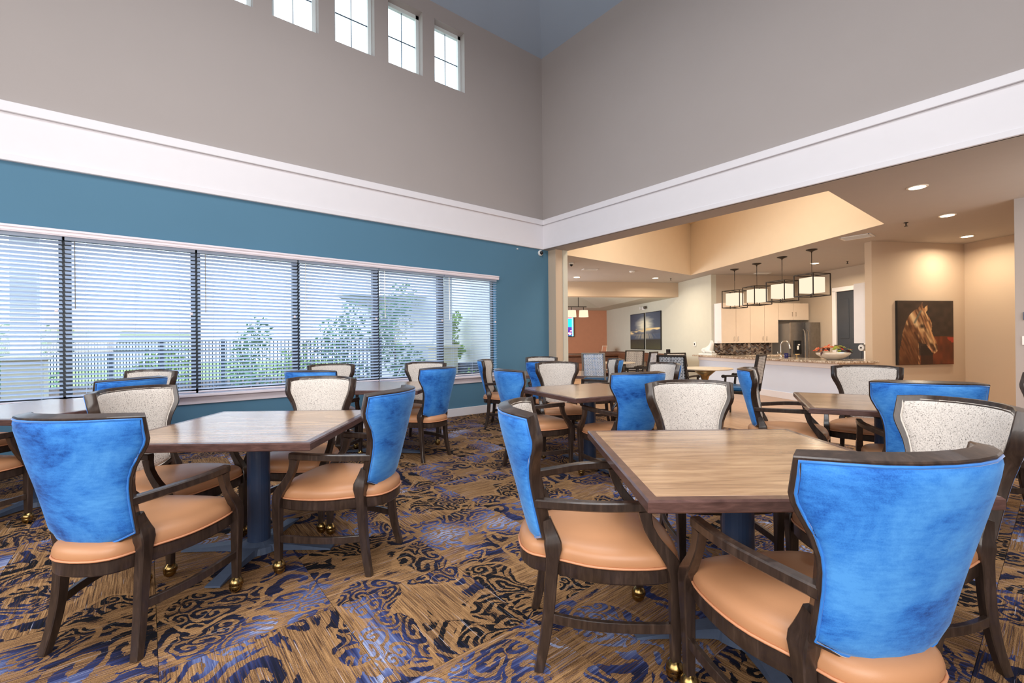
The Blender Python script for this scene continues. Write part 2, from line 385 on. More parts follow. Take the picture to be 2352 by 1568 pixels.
def lathe(bm, prof, seg=20, c=(0, 0, 0), sx=1, sy=1):
    rings = []
    for r, z in prof:
        rings.append([bm.verts.new((c[0]+r*sx*math.cos(2*PI*i/seg), c[1]+r*sy*math.sin(2*PI*i/seg), c[2]+z)) for i in range(seg)])
    for a, b in zip(rings[:-1], rings[1:]):
        for i in range(seg):
            bm.faces.new((a[i], a[(i+1) % seg], b[(i+1) % seg], b[i]))
    bm.faces.new(rings[0][::-1]); bm.faces.new(rings[-1])
def tube(bm, pts, r, seg=6, closed=False):
    pts = [Vector(p) for p in pts]; n = len(pts); rings = []
    for i, p in enumerate(pts):
        a = pts[(i-1) % n] if (closed or i > 0) else p; b = pts[(i+1) % n] if (closed or i < n-1) else p
        t = (b-a).normalized(); ref = Vector((0, 0, 1)) if abs(t.z) < 0.9 else Vector((0, 1, 0))
        x = t.cross(ref).normalized(); y = t.cross(x).normalized()
        rings.append([bm.verts.new(p + x*r*math.cos(2*PI*k/seg) + y*r*math.sin(2*PI*k/seg)) for k in range(seg)])
    m = n if closed else n-1
    for i in range(m):
        a = rings[i]; b = rings[(i+1) % n]
        if closed and i == n-1:  # align rings
            best = min(range(seg), key=lambda s: (a[0].co-b[s].co).length); b = b[best:]+b[:best]
        for k in range(seg):
            bm.faces.new((a[k], a[(k+1) % seg], b[(k+1) % seg], b[k]))
    if not closed:
        bm.faces.new(rings[0][::-1]); bm.faces.new(rings[-1])
def sweep(bm, pts, sizes, xdir=(1, 0, 0), cham=0.18):
    """octagonal-cornered bar; sizes (w along xdir, d across)"""
    pts = [Vector(p) for p in pts]; n = len(pts); rings = []
    for i, p in enumerate(pts):
        a = pts[max(i-1, 0)]; b = pts[min(i+1, n-1)]; t = (b-a).normalized()
        xd = Vector(xdir); x = (xd - t*xd.dot(t)).normalized(); y = t.cross(x).normalized()
        w_, d_ = sizes[i] if isinstance(sizes, list) else sizes
        w_ /= 2; d_ /= 2; c = cham*min(w_, d_)*2
        prof = [(w_, d_-c), (w_-c, d_), (-w_+c, d_), (-w_, d_-c), (-w_, -d_+c), (-w_+c, -d_), (w_-c, -d_), (w_, -d_+c)]
        rings.append([bm.verts.new(p + x*u + y*v) for u, v in prof])
    for a, b in zip(rings[:-1], rings[1:]):
        for k in range(8): bm.faces.new((a[k], a[(k+1) % 8], b[(k+1) % 8], b[k]))
    bm.faces.new(rings[0][::-1]); bm.faces.new(rings[-1])
def poly_prism(bm, pts, z0, z1):
    a = [bm.verts.new((x, y, z0)) for x, y in pts]; b = [bm.verts.new((x, y, z1)) for x, y in pts]
    bm.faces.new(a[::-1]); bm.faces.new(b); n = len(pts)
    for i in range(n): bm.faces.new((a[i], a[(i+1) % n], b[(i+1) % n], b[i]))
def catmull(pts, sub=4):
    out = []; n = len(pts)
    for i in range(n-1):
        p0 = Vector(pts[max(i-1, 0)]); p1 = Vector(pts[i]); p2 = Vector(pts[i+1]); p3 = Vector(pts[min(i+2, n-1)])
        for k in range(sub):
            t = k/sub
            out.append(0.5*((2*p1)+(-p0+p2)*t+(2*p0-5*p1+4*p2-p3)*t*t+(-p0+3*p1-3*p2+p3)*t*t*t))
    out.append(Vector(pts[-1])); return out
def copy_tree(o, parent=None):
    c = o.copy(); COL.objects.link(c)
    if parent is not None: c.parent = parent
    for ch in o.children: copy_tree(ch, c)
    return c
def wall_quad(name, pts, mat, kind='structure'):
    me = bpy.data.meshes.new(name); me.from_pydata(pts, [], [tuple(range(len(pts)))]); return link(name, me, mat, kind=kind)

# ------------------------------------------------------------------ frame of the rotated kitchen wing
K0 = Vector((-6.15, 12.03, 0)); E1 = Vector((0.5, 0.8660254, 0)); E2 = Vector((0.8660254, -0.5, 0))
A2 = math.radians(-30)     # local x = E2, local y = E1
def KP(a, b, z=0.0): return K0 + E1*a + E2*b + Vector((0, 0, z))
def kbox(bm, a0, a1, b0, b1, z0, z1, bevel=0.0, mi=0):
    add_box(bm, KP((a0+a1)/2, (b0+b1)/2, (z0+z1)/2), (b1-b0, a1-a0, z1-z0), A2, bevel, mi=mi)
def kobj(name, a0, a1, b0, b1, z0, z1, mat, parent=None, bevel=0.0, **kw):
    bm = bmesh.new(); kbox(bm, a0, a1, b0, b1, z0, z1, bevel); return link(name, fin(bm, name), mat, parent, **kw)

Z1 = 3.037          # low ceiling
XW = -6.48          # blue wall face
YB = 6.05           # beam face
ZT = 6.775          # top of high walls
# ================================================================== SHELL
# --- floor with carpet tiles
floor = box('floor', (-6.5, 5.5, -0.06), (26, 23, 0.10), MT['carpet_base'], kind='structure')
T = 0.65
bm = bmesh.new(); add_box(bm, (0, 0, 0), (T-0.002, T-0.002, 0.010))
tile_me = fin(bm, 'carpet_tile'); tile_me.materials.append(MT['carpet'])
def clip_tile(x0, x1, y0, y1):
    b = bmesh.new(); add_box(b, (0, 0, 0), (x1-x0-0.002, y1-y0-0.002, 0.010)); me = fin(b, 'carpet_tile'); me.materials.append(MT['carpet']); return me
xe = [-2.18+T*k for k in range(-7, 8)]; ye = [0.68+T*k for k in range(-8, 9)]
xe = [XW]+[x for x in xe if XW+0.05 < x < 3.3]; ye = [y for y in ye if -3.4 < y < YB-0.05]+[YB+0.30]
cnt = 0
for i in range(len(xe)-1):
    for j in range(len(ye)-1):
        x0, x1, y0, y1 = xe[i], xe[i+1], ye[j], ye[j+1]
        cx, cy = (x0+x1)/2, (y0+y1)/2
        # keep the tiles the photograph can see (a generous wedge in front of the camera)
        v = Vector((cx, cy, 0)); d = v.dot(Vector((fw.x, fw.y, 0))); s = v.dot(Vector((rt.x, rt.y, 0)))
        if d < 0.6 or abs(s) > 1.3*d+1.2: continue
        full = abs(x1-x0-T) < 0.01 and abs(y1-y0-T) < 0.01
        o = bpy.data.objects.new('carpet_tile', tile_me if full else clip_tile(x0, x1, y0, y1)); COL.objects.link(o)
        o.parent = floor; o.location = (cx, cy, -0.005)
        if full and (i*3+j*2+(i*j) % 3) % 2 == 0: o.rotation_euler = (0, 0, PI/2*random.choice((1, 3)))
        elif full: o.rotation_euler = (0, 0, PI*random.choice((0, 1)))
        cnt += 1
rest = box('carpet_field', (-1.6, 0.5, -0.012), (9.8, 11.6, 0.004), MT['carpet'], floor)
box('plank_floor', (-6.5, 11.7, -0.007), (24, 10.6, 0.014), MT['plank'], floor)

# --- wall_left (blue) with the long window opening
OY0, OY1, OZ0, OZ1 = -1.80, 4.90, 0.66, 2.40
def wall_x(name, x, y0, y1, z0, z1, holes, mat, th=0.20):
    """wall in plane x, room on +x side, thickness outward, rectangular holes (y0,y1,z0,z1)"""
    bm = bmesh.new()
    ys = sorted(set([y0, y1]+[h[0] for h in holes]+[h[1] for h in holes]))
    zs = sorted(set([z0, z1]+[h[2] for h in holes]+[h[3] for h in holes]))
    for a, b in zip(ys[:-1], ys[1:]):
        for c, d in zip(zs[:-1], zs[1:]):
            if any(h[0] <= (a+b)/2 <= h[1] and h[2] <= (c+d)/2 <= h[3] for h in holes): continue
            add_box(bm, (x-th/2, (a+b)/2, (c+d)/2), (th, b-a, d-c))
    bmesh.ops.remove_doubles(bm, verts=bm.verts[:], dist=0.0001)
    return link(name, fin(bm, name), mat, kind='structure')
wall_x('wall_left', XW, -5.0, 6.20, 0, 3.08, [(OY0, OY1, OZ0, OZ1)], MT['blue_wall'])
CW = [(0.50+0.797*k, 1.08+0.797*k) for k in range(-3, 5)]
wall_x('wall_upper_left', XW, -5.0, 6.30, 3.08, ZT+0.1, [(a, b, 5.505, 6.53) for a, b in CW], MT['gray_wall'])
# beam wall above the opening to the lounge
box('wall_upper_front', (-1.6, YB+0.02+0.185, (3.10+ZT+0.1)/2), (9.8, 0.37, ZT+0.1-3.10), MT['gray_wall'], kind='structure')
box('trim_3', (-1.6, YB+0.21, Z1+0.045), (9.76, 0.34, 0.07), MT['ceiling'], kind='structure')
# stub wall at the end of the blue wall
box('wall_stub', (-6.381, 6.30, 1.55), (0.22, 0.20, 3.1), MT['beige_wall'], kind='structure')
# white entablature
def trim_band(name, axis):
    bm = bmesh.new()
    if axis == 'left':
        add_box(bm, (XW+0.015, 0.5, 3.27), (0.03, 11.1, 0.466)); add_box(bm, (XW+0.030, 0.5, 3.555), (0.06, 11.08, 0.10), bevel=0.004)
        add_box(bm, (XW+0.020, 0.5, 3.07), (0.042, 11.08, 0.062), bevel=0.003)
    else:
        add_box(bm, (-1.6, YB+0.005, 3.27), (9.76, 0.03, 0.466)); add_box(bm, (-1.6, YB-0.010, 3.555), (9.74, 0.06, 0.10), bevel=0.004)
        add_box(bm, (-1.6, YB+0.000, 3.07), (9.74, 0.042, 0.062), bevel=0.003)
    return link(name, fin(bm, name), MT['trim'], kind='structure')
trim_band('trim_1', 'left'); trim_band('trim_2', 'front')
box('baseboard_left', (XW+0.009, -0.0+0.55, 0.068), (0.018, 11.2, 0.136), MT['trim'], kind='structure', bevel=0.003)
box('baseboard_stub', (-6.375, 6.19, 0.068), (0.21, 0.016, 0.136), MT['trim'], kind='structure', bevel=0.003)
# walls behind the camera, windowless; the added hall fill lamps stand inside them
box('wall_right', (3.3, 0.6, 3.4), (0.1, 11.4, 6.9), MT['gray_wall'], kind='structure')
box('wall_back', (-1.6, -4.95, 3.4), (9.9, 0.1, 6.9), MT['gray_wall'], kind='structure')
# hipped vault
def vault():
    x0, x1, y0, y1 = XW-0.02, 3.26, -4.92, YB+0.05; i = 3.6; h = 1.9
    v = [(x0, y0, ZT), (x1, y0, ZT), (x1, y1, ZT), (x0, y1, ZT), (x0+i, y0+i, ZT+h), (x1-i, y0+i, ZT+h), (x1-i, y1-i, ZT+h), (x0+i, y1-i, ZT+h)]
    f = [(0, 4, 5, 1), (1, 5, 6, 2), (2, 6, 7, 3), (3, 7, 4, 0), (4, 7, 6, 5)]
    me = bpy.data.meshes.new('ceiling'); me.from_pydata(v, [], f); return link('ceiling', me, MT['vault'], kind='structure')
vault()
# --- low ceiling over the lounge with its sloping-sided tray opening
TQ = [(-1.82, 6.44), (-1.80, 8.99), (-6.55, 11.70), (-6.57, 6.52)]
def low_ceiling():
    bm = bmesh.new(); z = Z1
    O = [(3.3, 6.05), (3.3, 17.6), (-19, 17.6), (-19, 6.40)]
    q0 = (-6.60, 6.05)
    q = [bm.verts.new((x, y, z)) for x, y in TQ]; o = [bm.verts.new((x, y, z)) for x, y in O]
    m0 = bm.verts.new((-6.60, 6.05, z)); m1 = bm.verts.new((-6.60, 6.40, z))
    for k in range(3): bm.faces.new((q[k], q[(k+1) % 4], o[(k+1) % 4], o[k]))
    bm.faces.new((q[3], o[3], m1)); bm.faces.new((q[3], m1, m0)); bm.faces.new((q[3], m0, o[0], q[0]))
    me = bpy.data.meshes.new('ceiling_lounge'); bm.to_mesh(me); bm.free()
    return link('ceiling_lounge', me, MT['ceiling'], kind='structure')
low_ceiling()
def tray():
    H = 1.40; v = [(x, y, Z1) for x, y in TQ]+[(x, y, Z1+H) for x, y in TQ]
    f = [(k, (k+1) % 4, 4+(k+1) % 4, 4+k) for k in range(4)]+[(4, 5, 6, 7)]
    me = bpy.data.meshes.new('ceiling_tray'); me.from_pydata(v, [], f); return link('ceiling_tray', me, MT['tray'], kind='structure')
tray()
# --- lounge / kitchen / game-room walls
def kwall(name, a0, a1, b0, b1, mat, z0=0.0, z1=Z1+0.02):
    return kobj(name, a0, a1, b0, b1, z0, z1, mat, kind='structure')
kwall('wall_picture', 0.0, 0.15, -7.85, 0.0, MT['pale_wall'])
kwall('wall_terracotta', -10.3, 0.0, -8.0, -7.85, MT['orange_wall'])
kwall('wall_kitchen_left', 0.15, 2.75, -0.15, 0.0, MT['taupe_wall'])
def door_wall():
    bm = bmesh.new()
    for b0, b1, z0, z1 in ((-0.15, 1.19, 0, Z1), (1.19, 1.98, 2.46, Z1), (1.98, 4.04, 0, Z1)): kbox(bm, 2.75, 2.87, b0, b1, z0, z1)
    return link('wall_kitchen_back', fin(bm, 'wall'), MT['taupe_wall'], kind='structure')
door_wall()
kwall('wall_horse_painting', 0.52, 2.75, 4.04, 4.18, MT['beige_wall'])
kwall('wall_alcove', 2.58, 2.72, 4.18, 7.6, MT['beige_wall'])
box('wall_front_right', (1.44, 8.83, 1.52), (3.74, 0.14, 3.04), MT['gray_wall'], kind='structure')
box('wall_lounge_right', (3.3, 11.8, 1.52), (0.1, 11.5, 3.04), MT['gray_wall'], kind='structure')
box('wall_game_room_front', (-12.7, 6.45, 1.52), (12.9, 0.12, 3.04), MT['pale_wall'], kind='structure')
box('baseboard_alcove', (-0.45, 8.752, 0.07), (0.05, 0.016, 0.14), MT['trim'], kind='structure')
# header beam and lower game-room ceiling with its shallow vault
kobj('beam', -7.0, 0.0, -2.0, -1.72, 2.597, Z1, MT['beige_wall'], kind='structure')
def game_ceiling():
    bm = bmesh.new(); z = 2.60
    inn = [(-0.9, -2.1), (-0.9, -6.3), (-5.2, -6.3), (-5.2, -2.1)]; out = [(0.0, -1.98), (0.0, -7.86), (-10.3, -7.86), (-10.3, -1.98)]
    q = [bm.verts.new(KP(a, b, z)) for a, b in inn]; o = [bm.verts.new(KP(a, b, z)) for a, b in out]
    top = [bm.verts.new(KP(a, b, Z1-0.03)) for a, b in ((-2.2, -3.2), (-2.2, -5.2), (-4.0, -5.2), (-4.0, -3.2))]
    for k in range(4):
        bm.faces.new((q[k], q[(k+1) % 4], o[(k+1) % 4], o[k])); bm.faces.new((q[k], q[(k+1) % 4], top[(k+1) % 4], top[k]))
    bm.faces.new(top)
    return link('ceiling_game_room', fin(bm, 'c'), MT['pale_wall'], kind='structure')
game_ceiling()

# ================================================================== WINDOWS
WY = [-1.765+1.1165*k for k in range(7)]      # mullion centres
for k in range(6):
    y0, y1 = WY[k], WY[k+1]
    r = empty('window_%d' % (k+1), (XW-0.13, (y0+y1)/2, OZ0), kind='structure')
    hw = (y1-y0)/2; H = OZ1-OZ0
    bm = bmesh.new()
    for s in (-1, 1): add_box(bm, (0, s*(hw-0.024), H/2), (0.07, 0.048, H))
    add_box(bm, (0, 0, 0.025), (0.07, 2*hw, 0.05)); add_box(bm, (0, 0, H-0.03), (0.07, 2*hw, 0.06))
    link('window_frame', fin(bm, 'f'), MT['window_frame'], r)
    bm = bmesh.new(); add_box(bm, (0, 0, H/2), (0.006, 2*hw-0.13, H-0.10)); link('pane', fin(bm, 'p'), MT['glass'], r)
# sill, apron and casing
bm = bmesh.new()
add_box(bm, (XW-0.02, 1.55, OZ0-0.012), (0.20, OY1-OY0+0.06, 0.030), bevel=0.004)
add_box(bm, (XW+0.010, 1.55, OZ0-0.072), (0.020, OY1-OY0+0.02, 0.09), bevel=0.003)
link('trim_4', fin(bm, 'sill'), MT['valance'], kind='structure')
# blinds: one blind per sash, every slat its own part
PITCH = 0.0436; NSL = 38
BL = ['leftmost wide white slat blind, cut by the left edge of the photo', 'white slat blind second from the left on the blue window wall',
      'white slat blind third from the left, behind the beige chair tops', 'white slat blind fourth from the left on the blue wall',
      'white slat blind fifth from the left, second from the room corner', 'white slat blind nearest the room corner, its slats tilted almost flat']
for k in range(6):
    y0, y1 = WY[k]+0.011, WY[k+1]-0.011
    if k == 5: y1 -= 0.03
    L = y1-y0; tilt = math.radians(-9 if k == 5 else -25)
    r = empty('window_blind', (XW+0.003, (y0+y1)/2, 0), label=BL[k], cat='blind', group='slat blinds on the long window')
    bm = bmesh.new(); add_box(bm, (0, 0, 0), (0.050, L, 0.003)); sme = fin(bm, 'slat'); sme.materials.append(MT['slat'])
    for i in range(NSL):
        s = bpy.data.objects.new('slat', sme); COL.objects.link(s); s.parent = r
        s.location = (0, 0, 2.315-PITCH*(i+0.5)); s.rotation_euler = (0, tilt, 0)
    bm = bmesh.new(); add_box(bm, (0, 0, 2.345), (0.052, L, 0.045)); link('head_rail', fin(bm, 'h'), MT['slat'], r)
    bm = bmesh.new(); add_box(bm, (0, 0, 0.688), (0.052, L, 0.016), bevel=0.003); link('bottom_rail', fin(bm, 'b'), MT['valance'], r)
    bm = bmesh.new()
    for q in (-0.36, 0.0, 0.36):
        for dx in (-0.024, 0.024): add_box(bm, (dx, q*L, 1.51), (0.0015, 0.002, 1.64))
    link('ladder_cord', fin(bm, 'c'), MT['slat'], r)
    bm = bmesh.new(); add_cyl(bm, (0.034, -L/2+0.075, 2.32), (0.036, -L/2+0.077, 1.62), 0.004, seg=6); link('tilt_wand', fin(bm, 'w'), MT['chrome'], r)
    bm = bmesh.new(); add_box(bm, (0.03, L/2-0.04, 1.60), (0.012, 0.028, 0.030), bevel=0.003); link('cord_tassel', fin(bm, 't'), MT['valance'], r)
v = empty('window_valance', (XW+0.02, 1.55, 2.375), label='long blush-white stepped valance board capping all the window blinds', cat='valance')
bm = bmesh.new(); add_box(bm, (0.030, 0, 0.012), (0.030, OY1-OY0+0.04, 0.070), bevel=0.004); link('valance_board', fin(bm, 'v'), MT['valance'], v)
bm = bmesh.new(); add_box(bm, (0.038, 0, -0.004), (0.024, OY1-OY0+0.05, 0.010)); add_box(bm, (0.040, 0, 0.030), (0.030, OY1-OY0+0.05, 0.014)); link('moulding', fin(bm, 'v'), MT['valance'], v)

# clerestory windows
for k, (a, b) in enumerate(CW):
    r = empty('window_%d' % (k+7), (XW-0.16, (a+b)/2, 5.505), kind='structure')
    W_ = b-a; H = 1.025
    bm = bmesh.new()
    for s in (-1, 1): add_box(bm, (0, s*(W_/2-0.025), H/2), (0.06, 0.05, H))
    add_box(bm, (0, 0, 0.012), (0.06, W_, 0.024)); add_box(bm, (0, 0, H-0.03), (0.06, W_, 0.06))
    link('window_frame', fin(bm, 'f'), MT['white_frame'], r)
    bm = bmesh.new(); add_box(bm, (0, 0, H/2), (0.018, 0.008, H-0.06)); add_box(bm, (0, 0, H*0.50), (0.018, W_-0.08, 0.008)); link('muntin', fin(bm, 'm'), MT['base_metal'], r)
    bm = bmesh.new(); add_box(bm, (-0.015, 0, H/2), (0.005, W_-0.09, H-0.07)); link('pane', fin(bm, 'p'), MT['glass'], r)

# ================================================================== KITCHEN FIXED PARTS
# door_1 in the kitchen back wall
d = empty('door_1', KP(2.75, 1.585, 0), A2, kind='structure')
bm = bmesh.new()
for s in (-1, 1): add_box(bm, (s*0.44, -0.02, 1.24), (0.11, 0.05, 2.48), bevel=0.004)
add_box(bm, (0, -0.02, 2.505), (0.99, 0.05, 0.11), bevel=0.004); link('door_casing', fin(bm, 'c'), MT['cab_side'], d)
bm = bmesh.new(); add_box(bm, (0, 0.03, 1.23), (0.78, 0.045, 2.45)); link('door_leaf', fin(bm, 'l'), MT['dark_door'], d)
for px, pz, pw, ph in ((-0.17, 1.75, 0.24, 1.0), (0.17, 1.75, 0.24, 1.0), (-0.17, 0.65, 0.24, 0.8), (0.17, 0.65, 0.24, 0.8)):
    bm = bmesh.new(); add_box(bm, (px, 0.002, pz), (pw, 0.012, ph), bevel=0.005); link('panel', fin(bm, 'p'), MT['dark_door'], d)
bm = bmesh.new(); add_cyl(bm, (-0.33, 0.0, 1.0), (-0.33, -0.05, 1.0), 0.012, seg=10); add_box(bm, (-0.29, -0.05, 1.0), (0.11, 0.014, 0.018)); link('door_handle', fin(bm, 'h'), MT['chrome'], d)

# ================================================================== DINING TABLES
S = 1.08
def make_table():
    r = empty('dining_table')
    bm = bmesh.new(); add_box(bm, (0, 0, 0.7435), (S-0.074, S-0.074, 0.031)); top = link('tabletop', fin(bm, 't'), MT['top'], r)
    h = S/2; i = h-0.037
    bm = bmesh.new()      # mitred solid edge, bevelled
    prof = [(i, 0.7585), (h-0.006, 0.7585), (h, 0.752), (h, 0.722), (h-0.004, 0.718), (i, 0.718)]
    rings = []
    for sx, sy in ((-1, -1), (1, -1), (1, 1), (-1, 1)): rings.append([bm.verts.new((sx*p, sy*p, z)) for p, z in prof])
    for k in range(4):
        a, b = rings[k], rings[(k+1) % 4]
        for q in range(6): bm.faces.new((a[q], a[(q+1) % 6], b[(q+1) % 6], b[q]))
    link('edge_band', fin(bm, 'e'), MT['edge'], r)
    bm = bmesh.new(); add_cyl(bm, (0, 0, 0.06), (0, 0, 0.66), 0.062, seg=28); link('column', fin(bm, 'c'), MT['navy_metal'], r, smooth=False)
    for p in r.children[-1].data.polygons: p.use_smooth = abs(p.normal.z) < 0.5
    bm = bmesh.new(); add_cyl(bm, (0, 0, 0.64), (0, 0, 0.716), 0.066, seg=24)
    for a in (0, PI/2): add_box(bm, (0, 0, 0.706), (0.62, 0.06, 0.024), a, 0.004)
    link('spider_plate', fin(bm, 's'), MT['black'], r)
    bm = bmesh.new()
    for k in range(4):
        a = k*PI/2; ca, sa = math.cos(a), math.sin(a)
        pts = [(0.05, 0.052), (0.12, 0.050), (0.22, 0.040), (0.34, 0.026), (0.44, 0.016)]
        wd = [0.13, 0.075, 0.062, 0.068, 0.078]
        L = [[(q*ca - s*w_/2*sa, q*sa + s*w_/2*ca, zt) for s in (-1, 1)] for (q, zt), w_ in zip(pts, wd)]
        prev = None
        for l_, (q, zt) in zip(L, pts):
            ring = [bm.verts.new(l_[0]), bm.verts.new(l_[1]), bm.verts.new((l_[1][0], l_[1][1], 0.008)), bm.verts.new((l_[0][0], l_[0][1], 0.008))]
            if prev:
                for m_ in range(4): bm.faces.new((prev[m_], prev[(m_+1) % 4], ring[(m_+1) % 4], ring[m_]))
            else: bm.faces.new(ring)
            prev = ring
        bm.faces.new(prev[::-1])
    lathe(bm, [(0.115, 0.008), (0.11, 0.045), (0.085, 0.056), (0.064, 0.066)], 24)
    link('cross_base', fin(bm, 'b'), MT['base_metal'], r)
    for k in range(4):
        a = k*PI/2; bm = bmesh.new(); lathe(bm, [(0.022, 0.0), (0.022, 0.009)], 12, (0.41*math.cos(a), 0.41*math.sin(a), 0)); link('glide', fin(bm, 'g'), MT['black'], r)
    return r
tbl = make_table()
TABLES = [((-0.88, 1.93), 51, 'square walnut table nearest the camera on the right, pale grain and dark edge'),
          ((-3.086, 0.525), 52, 'square dark-edged table at front left reflecting the windows'),
          ((-3.02, 3.44), 78, 'square table in the middle distance, one corner pointing at the camera'),
          ((-0.878, 4.334), 24, 'square table behind the nearest right-hand one, beside the bar side'),
          ((-4.88, 2.10), 46, 'square window-side table in the centre, behind the front left table'),
          ((-5.09, -0.655), 46, 'square window-side table at the left edge of the photo'),
          ((-5.02, 4.78), 42, 'square table in the far corner by the blue wall end, mostly hidden by chairs')]
for i, ((x, y), a, lab) in enumerate(TABLES):
    o = tbl if i == 0 else copy_tree(tbl)
    o.location = (x, y, 0); o.rotation_euler = (0, 0, math.radians(a))
    tag(o, lab, 'table', 'square pedestal dining tables')

# ================================================================== DINING CHAIRS
ZB, ZC = 0.493, 0.976
WZ = [(0.40, 0.184), (0.465, 0.185), (0.55, 0.187), (0.63, 0.191), (0.68, 0.195), (0.73, 0.205), (0.78, 0.222), (0.82, 0.241), (0.85, 0.254), (0.88, 0.261), (0.97, 0.264)]
def hw(z):
    for (a, p), (b, q) in zip(WZ[:-1], WZ[1:]):
        if z <= b: return p + (q-p)*max(0, (z-a))/(b-a)
    return WZ[-1][1]
def yb(z): return 0.0 - 0.240*(z-0.46) - 0.045*(z-0.46)**2
def bp(x, z): return Vector((x, yb(z) + 1.1*x*x + 8.0*x**4, z))
def bn(x, z):
    a = bp(x+0.002, z)-bp(x-0.002, z); b = bp(x, z+0.002)-bp(x, z-0.002); return a.cross(b).normalized() # towards -y
def crown(x): return ZC + 0.005*(1-(x/0.28)**2)
def outline(inset=0.0):
    """closed loop (x,z) clockwise from lower left, inset towards the middle"""
    zs = [ZB, 0.53, 0.58, 0.64, 0.69, 0.73, 0.77, 0.80, 0.83, 0.855, 0.88, 0.92, ZC-0.004]
    L = [(-hw(z), z) for z in zs]; R = [(hw(z), z) for z in reversed(zs)]
    xt = [-0.20, -0.135, -0.07, 0, 0.07, 0.135, 0.20]
    top = [(x, crown(x)) for x in xt]
    bot = [(x, ZB - 0.052*(1-(x/0.185)**2)) for x in (0.13, 0.07, 0, -0.07, -0.13)]
    P = L + top + R + bot
    if inset == 0: return P
    out = []; n = len(P)
    for i in range(n):
        a = Vector(P[i-1]); b = Vector(P[(i+1) % n]); t = (b-a).normalized(); nrm = Vector((t.y, -t.x))
        k = 1.25 if i in (0, 12, 20, 32) else 1.0
        out.append((P[i][0]+nrm.x*inset*k, P[i][1]+nrm.y*inset*k))
    return out
def panel_mesh(side, inset, off, puff, name):
    """upholstered curved panel; side=-1 back, +1 front (bn points to -y)"""
    bm = bmesh.new(); O = outline(inset); sgn = 1 if side < 0 else -1
    cz = 0.72
    def P(x, z, d): return bp(x, z) + bn(x, z)*d*sgn
    steps = [(1.0, -0.004), (1.0, off*0.6), (0.985, off), (0.94, off+puff*0.45), (0.85, off+puff*0.75), (0.66, off+puff*0.93), (0.4, off+puff), (0.15, off+puff)]
    rings = []
    for s, d in steps:
        rings.append([bm.verts.new(P(x*s, cz+(z-cz)*s, d)) for x, z in O])
    n = len(O)
    for a, b in zip(rings[:-1], rings[1:]):
        for i in range(n): bm.faces.new((a[i], a[(i+1) % n], b[(i+1) % n], b[i]))
    bm.faces.new(rings[-1])
    return fin(bm, name), [P(x, z, off*0.9+0.001) for x, z in O]
def seat_outline(s=1.0, sr=1.0):
    half = [(0.0, -0.070), (0.07, -0.062), (0.125, -0.036), (0.152, 0.0), (0.168, 0.042), (0.200, 0.105), (0.238, 0.18), (0.258, 0.26), (0.264, 0.35), (0.258, 0.43), (0.240, 0.485), (0.222, 0.510), (0.17, 0.528), (0.09, 0.537), (0.0, 0.540)]
    pts = catmull([Vector((x, y, 0)) for x, y in half], 2)
    c = Vector((0, 0.255, 0)); R = [c+(p-c)*s for p in pts]; L = [Vector((-p.x, p.y, 0)) for p in reversed(R[1:-1])]
    return R+L
